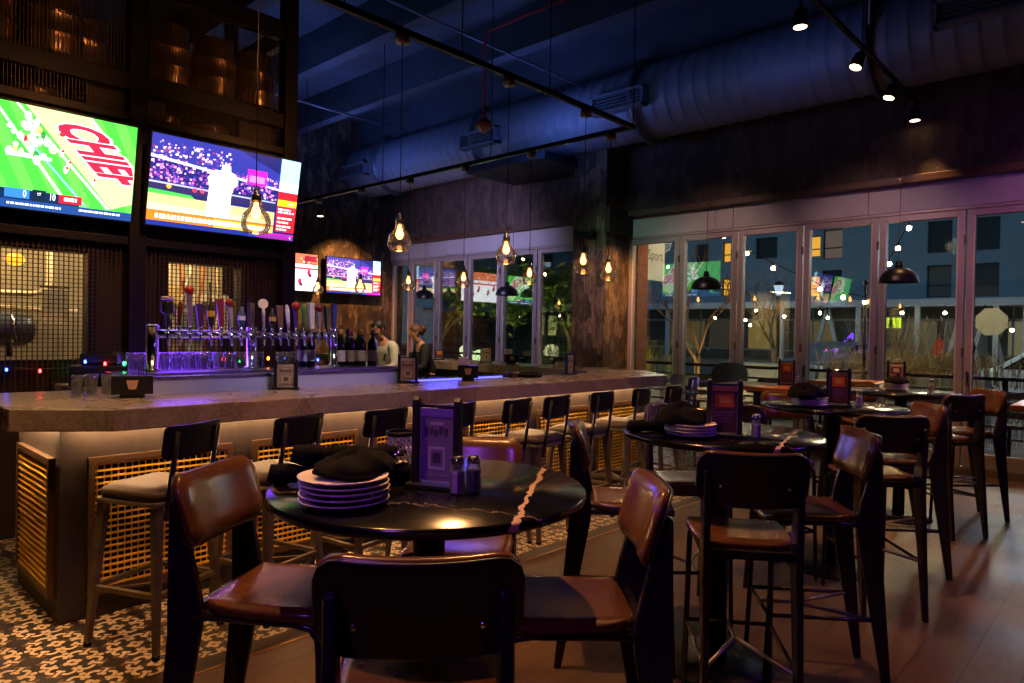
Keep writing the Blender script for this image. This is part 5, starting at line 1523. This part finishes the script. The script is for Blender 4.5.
# brick pier and blade sign just outside
def brick():
    mt, t = newmat('brick')
    br = t.add('ShaderNodeTexBrick'); v = t.coords('Object')
    sp = t.add('ShaderNodeSeparateXYZ'); t.link(v, sp.inputs[0])
    cb_ = t.add('ShaderNodeCombineXYZ'); t.link(t.m('ADD', sp.outputs[0], sp.outputs[1]), cb_.inputs[0]); t.link(sp.outputs[2], cb_.inputs[1])
    t.link(cb_.outputs[0], br.inputs['Vector'])
    br.inputs['Scale'].default_value = 1; br.inputs['Brick Width'].default_value = .21; br.inputs['Row Height'].default_value = .08; br.inputs['Mortar Size'].default_value = .006
    for k, c in (('Color1', '8a4a2c'), ('Color2', 'a05a34'), ('Mortar', '7a6a5c')): br.inputs[k].default_value = (*rgb(c), 1)
    n_ = t.noise(v, 12, 4)
    t.link(t.mix(.4, br.outputs[0], t.ramp(n_, [(.3, (.7, .7, .7)), (.7, (1.15, 1.15, 1.15))]), 'MULTIPLY'), t.b.inputs['Base Color'])
    t.b.inputs['Roughness'].default_value = .8
    return mt
struct(MB().box(9.28, 9.58, 6.0, 7.2, -.12, 4.2).build('wall_pier', brick()))
sg = thing('blade_sign', 'cream sign panel reading Sport, jutting out beside the brick pier', 'sign', (9.86, 6.05, 2.70))
MB().box(-.28, .28, -.02, .02, -.32, .62).build('panel', E('sign_cream', 'cfc088', .42), sg, bevel=.004)
vs, fs = text_polys('Sport', .2)
lt = MB(); lt._add([(x-.02, -.024, y*1.2+.08) for x, y, _ in vs], fs); lt.build('lettering', P('sign_letters', '4a4030', .5), sg)
MB().box(-.30, -.28, -.015, .015, .1, .5).build('bracket', BLACK, sg)
# patio railing
rl = thing('patio_railing', 'dark horizontal-bar patio railing outside the windows', 'railing', (11.5, 2.5, -.02))
for z, hh in ((.98, .05), (.80, .03), (.64, .03), (.48, .03), (.32, .03), (.16, .03)):
    MB().box(-.02, .02, -9, 13, z-hh/2, z+hh/2).build('rail', BLACK, rl)
for k in range(12): MB().box(-.03, .03, -9+k*2-.03, -9+k*2+.03, 0, 1.0).build('rail_post', BLACK, rl)
# planters and low walls
for i, (x0, x1, y0, y1, h, c, lb) in enumerate([(13.6, 14.0, 4.9, 6.6, .95, '7f8c92', 'low pale concrete wall behind the railing near the bare tree'), (13.3, 13.9, 2.0, 4.6, .85, '8d9698', 'low concrete planter wall behind the railing with ornamental grass'), (12.4, 13.0, 7.7, 12, .7, '6c7a80', 'low planter wall outside the left windows'), (12.9, 13.4, 5.6, 8.5, .5, '6a6a64', 'low kerb wall at the foot of the bare tree')]):
    o = MB().box(-(x1-x0)/2, (x1-x0)/2, -(y1-y0)/2, (y1-y0)/2, 0, h+.12).build('low_wall', P('conc_'+c, c, .8, 0, .15, 4), bevel=.02)
    o.location = ((x0+x1)/2, (y0+y1)/2, -.12); tag(o, lb, 'wall')
# bench-like patio furniture seen under the rail
for i, (x, y) in enumerate(((10.5, 5.2), (10.6, 4.0), (10.5, 2.3), (10.6, .9))):
    t = thing('patio_bench', ['slatted patio bench outside the first right pane', 'slatted patio bench outside the pane behind the long wooden table', 'slatted patio bench outside the pane with the tall grass', 'slatted patio bench outside the far right pane'][i], 'bench', (x, y, -.02), R(90))
    for k in range(4): MB().box(-.5, .5, -.2+k*.1, -.12+k*.1, .43, .46).build('seat_slat', P('patio_wood', '5a4c40', .6), t)
    for k in range(3): MB().box(-.5, .5, .20, .225, .55+k*.12, .63+k*.12).build('back_slat', P('patio_wood', '5a4c40', .6), t)
    for s in (-1, 1): MB().bar((.45*s, -.18, 0), (.45*s, -.18, .43), .04).bar((.45*s, .2, 0), (.45*s, .22, .86), .04).build('leg', BLACK, t)
# trees
BARK = P('bark', '6a5238', .85, 0, .3, 9)
def tree(loc, H, label, leaves=None, seed=1, spread=.5, depth=4, group=None, lr=.11, nl=9):
    rr = random.Random(seed)
    t = thing('tree', label, 'tree', loc, 0, group)
    tr = MB(); bs = MB(); ends = []
    def grow(p, d, L, r, k):
        mid = p+d*L*.5+Vector((rr.uniform(-1, 1), rr.uniform(-1, 1), 0))*L*.05
        q = p+d*L
        (tr if k == depth else bs).tube([p, mid, q], [r, r*.85, r*.68], 7 if k > 2 else 5)
        if k <= 2: ends.append((p+d*L*.5, L)); ends.append((q, L))
        if k == 0: return
        for i in range(3 if k > 1 else 2):
            a = rr.uniform(0, 6.28); s = rr.uniform(.5, 1.0)*spread*1.5
            nd = (d+Vector((math.cos(a), math.sin(a), .15))*s).normalized(); nd.z = max(nd.z, .12); nd.normalize()
            grow(q if i else p+d*L*rr.uniform(.6, .95), nd, L*rr.uniform(.6, .82), r*.62, k-1)
    grow(Vector((0, 0, 0)), Vector((0, 0, 1)), H*.36, H*.0125, depth)
    tr.build('trunk', BARK, t); bs.build('branches', BARK, t)
    if leaves:
        lf = MB()
        for p, L in ends:
            for i in range(nl):
                c = p+Vector((rr.gauss(0, .16), rr.gauss(0, .16), rr.gauss(0, .14)))*max(1, H/3)*.9
                u = Vector((rr.uniform(-1, 1), rr.uniform(-1, 1), rr.uniform(-.6, .6))).normalized(); w = u.cross(Vector((rr.uniform(-1, 1), rr.uniform(-1, 1), rr.uniform(-1, 1)))).normalized()
                lf.quad(c-u*lr, c+w*lr*.4, c+u*lr, c-w*lr*.4)
        lf.build('crown', leaves, t)
    return t
LEAF = P('leaf_green', '76893a', .7, 0, .3, 3)
tree((12.75, 6.75, -.12), 3.5, 'bare young tree lit warm outside, behind the first black dome pendant', None, 3, .55)
tree((18, 7.35, -.12), 3.6, 'thin bare tree by the lamp post across the patio', None, 8, .45)
tree((13.0, 15.2, -.12), 3.3, 'slim tree with sparse green leaves outside the far left windows', LEAF, 5, .5, 4, lr=.09, nl=3)
tree((16.5, 16.0, -.12), 3.6, 'bushy green tree outside the middle left window', LEAF, 12, .5, 4, lr=.12, nl=7)
tree((15, 11.9, -.12), 3.8, 'green palm-like tree beside the column at the left windows', LEAF, 17, .4, 3, lr=.16, nl=8)
tree((17, 18.5, -.12), 4.2, 'dark green tree outside the farthest left pane', LEAF, 23, .5, 4, lr=.13, nl=6)
# shrub stems and ornamental grass
def grass(loc, n, H, label, mat, seed, wide=.5, name='ornamental_grass', lean=.35):
    rr = random.Random(seed); k = MB()
    for i in range(n):
        x, y = rr.gauss(0, wide*.35), rr.gauss(0, wide*.5); a = rr.uniform(0, 6.28); l = rr.uniform(.1, lean)*H; h = H*rr.uniform(.6, 1.1)
        dx, dy = math.cos(a)*l, math.sin(a)*l
        k.tube([(x, y, 0), (x+dx*.25, y+dy*.25, h*.55), (x+dx, y+dy, h*.9), (x+dx*1.6, y+dy*1.6, h*.85)], [.006, .006, .004, .002], 4)
    o = k.build(name, mat); o.location = loc
    return tag(o, label, 'grass')
STRAW = P('straw', '8a7a4a', .8, 0, .25, 4)
grass((13.6, 3.75, .731), 260, .62, 'tawny ornamental grass clump outside, left of the slim red flag', STRAW, 2, 1.0)
grass((13.6, 2.55, .731), 260, .58, 'tawny ornamental grass clump outside, right of the slim red flag', STRAW, 5, 1.0)
grass((12.9, .7, -.119), 260, 1.0, 'tawny ornamental grass outside the far right pane', STRAW, 9, 1.2)
grass((17.0, 4.1, -.12), 260, 2.2, 'tall bare brown shrub stems lit from behind across the patio', P('stem_brown', '8a7048', .8), 7, 1.1, 'bare_shrub', .2)
grass((12.7, 10.2, .581), 200, .9, 'low green shrub in the planter outside the left windows', LEAF, 14, 1.2, 'low_shrub')
grass((12.7, 8.4, .581), 200, .9, 'low yellow-green shrub beside the brick pier', P('leaf_yellow', '8a8a2c', .8), 15, .8, 'low_shrub')
# lamp posts
def lamp_post(loc, H, label, banners=False):
    t = thing('lamp_post', label, 'lamp post', loc)
    MB().lathe([(.09, 0), (.09, .25), (.045, .35), (.04, H-.3), (.05, H-.28), (.05, H-.2)], 14).build('pole', BLACK, t)
    MB().lathe([(.03, H-.2), (.06, H-.18), (.11, H+.02), (.10, H+.02)], 8).build('lantern', E('lantern_white', 'd8ecff', .8), t)
    MB().lathe([(.13, H+.02), (.10, H+.07), (.02, H+.12)], 12).build('lantern_cap', BLACK, t)
    if banners:
        for s in (-1, 1):
            bo = MB().box(-.012, .012, .09*s-.02*0 if s > 0 else -.36, .36 if s > 0 else -.09, H-2.05, H-1.5).build('banner', P('banner_cream', 'b7ae94', .8), t)
            MB().tube([(0, .04*s, H-1.49), (0, .36*s, H-1.49)], .012, 6).build('banner_arm', BLACK, bo)
    return t
lamp_post((15, 6.07, -.12), 2.72, 'black lamp post with pale lantern behind the long wooden table')
lamp_post((15, 12.72, -.12), 3.6, 'black lamp post carrying two cream banners outside the left windows', True)
# bollard light
t = thing('bollard_light', 'short black bollard with white light on the low wall by the bare tree', 'lamp', (12.6, 6.25, -.12))
MB().lathe([(.07, 0), (.07, .9), (.05, .92)], 14).build('post', BLACK, t)
MB().lathe([(.05, .9205), (.05, 1.02), (.0, 1.04)], 14).build('lamp_head', E('bollard_white', 'e8f4e8', 6), t)
# outdoor string lights on a pole
t = thing('string_light_pole', 'tall thin pole outside where the patio bulb strings meet', 'pole', (11.5, 3.3, -.02))
MB().tube([(0, 0, 0), (0, 0, 2.35)], .025, 8).build('pole', DKMETAL, t)
MB().ball((0, 0, 2.37), .04, 8, 6).build('cap', DKMETAL, t)
def festoon(label, pts, idx):
    t = thing('festoon_light', label, 'string lights', pts[0]); o = Vector(pts[0])
    MB().tube([Vector(p)-o for p in pts], .008, 6).build('cable', BLACK, t)
    for i in idx:
        p = Vector(pts[i])-o
        MB().tube([(p.x, p.y, p.z), (p.x, p.y, p.z-.05)], .015, 8).build('bulb_holder', BLACK, t)
        MB().ball((p.x, p.y, p.z-.08), .034, 12, 8).build('bulb', E('festoon_bulb', 'ffc478', 150), t)
festoon('string of warm bulbs dropping steeply to the right-hand black dome pendant', [(11.5, 2.6, 3.45), (11.5, 2.725, 3.22), (11.5, 2.866, 2.93), (11.5, 2.98, 2.70), (11.5, 3.3, 2.30)], (1, 2, 3))
festoon('string of warm bulbs sweeping down from the left to the patio pole', [(11.5, 6.2, 3.75), (11.5, 5.652, 3.33), (11.5, 5.221, 3.01), (11.5, 4.758, 2.73), (11.5, 3.983, 2.35), (11.5, 3.629, 2.21), (11.5, 3.306, 2.13)], (1, 2, 3, 4, 5, 6))
festoon('string of warm bulbs outside the left windows', [(12, 9.6, 2.6), (12, 10.24, 2.91), (12, 10.92, 3.29), (12, 14.0, 2.74), (12, 15, 2.9)], (1, 2, 3))
# back of an octagonal road sign, red flag
t = thing('road_sign', 'octagonal pale back of a road sign on a thin pole by the car', 'sign', (24, 3.5, -.12))
MB().prism([(.42*math.cos(R(22.5+45*k)), 2.16+.42*math.sin(R(22.5+45*k))) for k in range(8)], 'x', 0, .01).build('plate', P('sign_back', 'cdbd98', .5), t)
MB().tube([(.03, 0, 0), (.03, 0, 2.6)], .03, 8).build('post', DKMETAL, t)
t = thing('flag', 'slim red flag on a stake among the ornamental grass', 'flag', (18, 3.6, -.12))
MB().tube([(0, 0, 0), (0, 0, 1.72)], .015, 6).build('stake', DKMETAL, t)
MB().prism([(-.02, 1.12), (.10, 1.22), (.13, 1.45), (.06, 1.62), (-.02, 1.66), (-.1, 1.5), (-.08, 1.25)], 'x', -.02, .02).build('cloth', E('flag_red_glow', 'c03018', .35), t)  # cloth emits a faint red glow of its own
# parked cars
def car(loc, rz, label, col):
    t = thing('car', label, 'car', loc, rz)
    body = [(-2.2, .35), (-2.25, .7), (-2.1, .88), (-1.75, .95), (-1.2, 1.42), (-.2, 1.5), (.6, 1.42), (1.25, .98), (2.1, .86), (2.28, .7), (2.25, .35)]
    MB().prism(body, 'y', -.85, .85).build('body', P('paint_'+col, col, .3, .2), t, bevel=.12, seg=3)
    gl = MB().prism([(-1.55, .98), (-1.12, 1.37), (-.22, 1.44), (.52, 1.37), (1.05, .99)], 'y', -.862, .862)
    gl.build('side_window', P('car_glass', '10151a', .1), t)
    for x in (-1.4, 1.4):
        for y in (-.8, .8):
            w = MB().lathe([(.0, -.1), (.2, -.1), (.31, -.09), (.33, 0), (.31, .09), (.2, .1), (.0, .1)], 24, cap=False, mtx=Matrix.Rotation(R(90), 4, 'X'), c=(x, y, .33)).build('wheel', P('tyre', '141416', .7), t)
            MB().lathe([(.0, -.115), (.17, -.112), (.19, -.1), (.19, .1), (.17, .112), (.0, .115)], 16, cap=False, mtx=Matrix.Rotation(R(90), 4, 'X'), c=(x, y, .33)).build('hub', STEEL, w)
    for y in (-.6, .6):
        MB().box(2.2, 2.27, y-.17, y+.17, .62, .74).build('headlight', P('lamp_glass', 'd8dde4', .15), t, bevel=.02)
        MB().box(-2.25, -2.19, y-.17, y+.17, .66, .78).build('tail_light', P('tail_red', '7a1c18', .3), t, bevel=.02)
car((19.5, 1.45, -.12), R(90), 'white parked car seen through the far right pane', 'b4c2c4')
car((24.5, 7.9, -.12), R(170), 'dark grey parked car seen through the fourth right pane', '5a646c')
car((26, 21.5, -.12), R(95), 'dark parked car seen through the left windows', '3a4248')
# ------------------------------------------------------------------ light
w = bpy.data.worlds.new('world'); sc.world = w; w.use_nodes = True
nt_ = w.node_tree; bg = nt_.nodes['Background']
tc = nt_.nodes.new('ShaderNodeTexCoord'); sp_ = nt_.nodes.new('ShaderNodeSeparateXYZ'); rp = nt_.nodes.new('ShaderNodeValToRGB')
nt_.links.new(tc.outputs['Generated'], sp_.inputs[0]); nt_.links.new(sp_.outputs[2], rp.inputs[0]); nt_.links.new(rp.outputs[0], bg.inputs[0])
e = rp.color_ramp.elements; e[0].position = 0; e[0].color = (.10, .16, .22, 1); e[1].position = .6; e[1].color = (.06, .12, .2, 1)
bg.inputs[1].default_value = 1.3
WARMC = 'ffb46c'
# spotlights on the ceiling track (the fixtures built above)
for x, y, ex, ey, en in ((.6, 2.03, 1.0, 1.3, 240), (2.2, 2.03, 1.75, 1.25, 380), (3.9, 2.03, 4.2, 1.3, 220), (5.52, 2.1, 5.8, 1.2, 260), (6.7, 2.03, 7.2, 1.0, 300), (7.75, 2.03, 8.2, 1.0, 200), (8.7, 2.03, 8.6, 1.0, 60)):
    lamp('track_spot', 'SPOT', (x, y, 3.92), en, WARMC, .03, (ex, ey, 0), 50, .5)
lamp('room_fill', 'SPOT', (5.6, -1.2, 4.2), 200, WARMC, .04, (5.9, .5, 0), 58, .6)  # unseen spots off the track, added to light the floor at right
lamp('room_fill', 'SPOT', (3.6, -1.0, 4.2), 120, WARMC, .04, (4.0, .3, 0), 44, .6)
# bar side spots for the floor tile; unseen ones added to brighten the counter top
for x in (-.1, 1.2, 2.8, 4.6): lamp('tile_spot', 'SPOT', (x, 2.4, 4.1), 190, 'ffb468', .04, (x-.1, 3.45, .1), 46, .6)
for x, en in ((.9, 300), (2.4, 130), (4.2, 140), (5.9, 200)): lamp('counter_spot', 'SPOT', (x, 3.2, 4.3), en, 'ffd2a6', .04, (x+.1, 4.1, 1.08), 34, .8)
# stone wall washers
lamp('wall_washer', 'SPOT', (7.7, 11.0, 3.6), 420, 'ffae62', .05, (7.8, 12, 1.8), 90, .8)
lamp('column_washer', 'SPOT', (8.2, 5.0, 3.2), 210, 'ffae58', .04, (8.75, 6.05, 1.9), 60, .8)
lamp('column_purple', 'SPOT', (6.4, 5.4, 3.2), 130, 'e0b0d0', .1, (8.4, 6.4, 2.0), 40, .8)
# unseen blue area lamps aimed up at the ceiling and beams
for x, y, en in ((5.0, 8.6, 26), (6.6, 10.4, 26), (3.9, 5.2, 8), (7.0, 6.4, 18), (6.8, 3.2, 5)):
    lamp('blue_uplight', 'AREA', (x, y, 4.0), en*.9, '5570d0', .5, (x+.7, y, 6))
# unseen spots added to brighten the window wall, plus purple accents
for y, en, c in ((.6, 50, 'ffa0d0'), (2.4, 75, 'ffc4c4'), (4.4, 75, 'ffccc0'), (5.6, 34, 'c8ffe8')):
    lamp('window_spot', 'SPOT', (6.6, y, 3.7), en, c, .06, (9.0, y+.1, 2.35), 58, .9)
lamp('purple_wash', 'SPOT', (6.8, -1.6, 2.9), 70, 'a050ff', .1, (9.0, .7, 2.7), 60, .9)
lamp('purple_rim', 'SPOT', (5.2, -2.8, 2.9), 130, '9038ff', .15, (3.6, 1.0, .8), 50, .8)
lamp('purple_rim', 'SPOT', (-1.6, .2, 2.8), 95, 'a050ff', .15, (1.5, 1.2, .8), 50, .8)
lamp('purple_rim', 'SPOT', (7.6, -2.4, 2.7), 170, '9a48ff', .15, (5.6, 1.0, .7), 50, .8)
lamp('stool_tint', 'SPOT', (7.2, 1.7, 3.3), 700, 'b888ff', .05, (6.95, 3.72, .95), 14, .6)  # narrow unseen spot added to turn one stool back lavender
lamp('pale_header', 'SPOT', (6.2, 8.2, 3.5), 260, 'c4b8ff', .1, (9, 9.3, 2.6), 88, .9)
# service room behind the mesh
lamp('service_light', 'AREA', (1.0, 6.2, 2.5), 22, 'ffdca0', .5, (1.0, 6.4, 0))
lamp('service_light', 'AREA', (2.4, 6.2, 2.5), 30, 'ffdca0', .5, (2.4, 6.4, 0))
# warm glow on the kegs; unseen spot added to brighten the cage
for x in (1.0, 2.6): lamp('keg_light', 'SPOT', (x+.5, 4.2, 3.05), 40, 'ffa860', .05, (x, 6.0, 3.7), 70, .8)
lamp('cage_spot', 'SPOT', (1.6, 3.2, 3.9), 260, 'ffb070', .05, (1.9, 5.6, 1.7), 50, .8)
# purple light over glasses at the taps
lamp('tap_purple', 'AREA', (1.9, 4.98, 1.42), 4.5, '7a38ff', .5, (1.9, 4.7, 1.2))
lamp('tap_blue', 'AREA', (4.6, 5.1, 1.5), 6, '4a50ff', .5, (4.4, 4.7, .9))
lamp('ledge_cool', 'SPOT', (2.5, 2.9, 3.4), 90, 'c8d4ff', .1, (2.5, 4.3, 1.12), 40, .8)
# bartender area
lamp('bar_spot', 'SPOT', (4.9, 6.0, 3.4), 220, 'ffd8b0', .05, (5.4, 7.1, 1.3), 60, .7)
# outdoors
lamp('street_fill', 'POINT', (21.5, 4.0, 4.0), 120, 'ffe4b0', .2)  # unseen point lamp added to show the octagonal sign plate
lamp('tree_light', 'POINT', (14.2, 15.2, .9), 260, 'f0ffb0', .2)  # unseen point lamps added to brighten the greenery at left
lamp('tree_light', 'POINT', (13.9, 11.6, 1.0), 180, 'fff0b0', .2)
lamp('planter_fill', 'POINT', (12.4, 3.1, 1.9), 22, 'ffcf8a', .1)  # no lamp stands here, point light added to bring out the grass
lamp('street_fill', 'POINT', (16.6, 1.6, 3.4), 160, 'e8f0ff', .2)  # unseen point lamp added to brighten the white car
lamp('pier_light', 'POINT', (9.9, 5.2, 3.4), 40, 'ffb060', .1)
lamp('tree_light', 'POINT', (12.2, 6.2, .5), 90, 'ffce90', .1)
lamp('tree_light', 'POINT', (13.2, 13.6, .8), 220, 'e8ffb0', .2)
lamp('street_fill', 'POINT', (17, 3.0, 4.5), 260, 'ffe0b0', .3)
lamp('street_fill', 'POINT', (20, 12, 4.5), 160, 'ffe8c8', .3)
lamp('shop_light', 'AREA', (46.5, 10, 3.4), 350, 'ffd090', 8, (47, 10, 0), size_y=30)
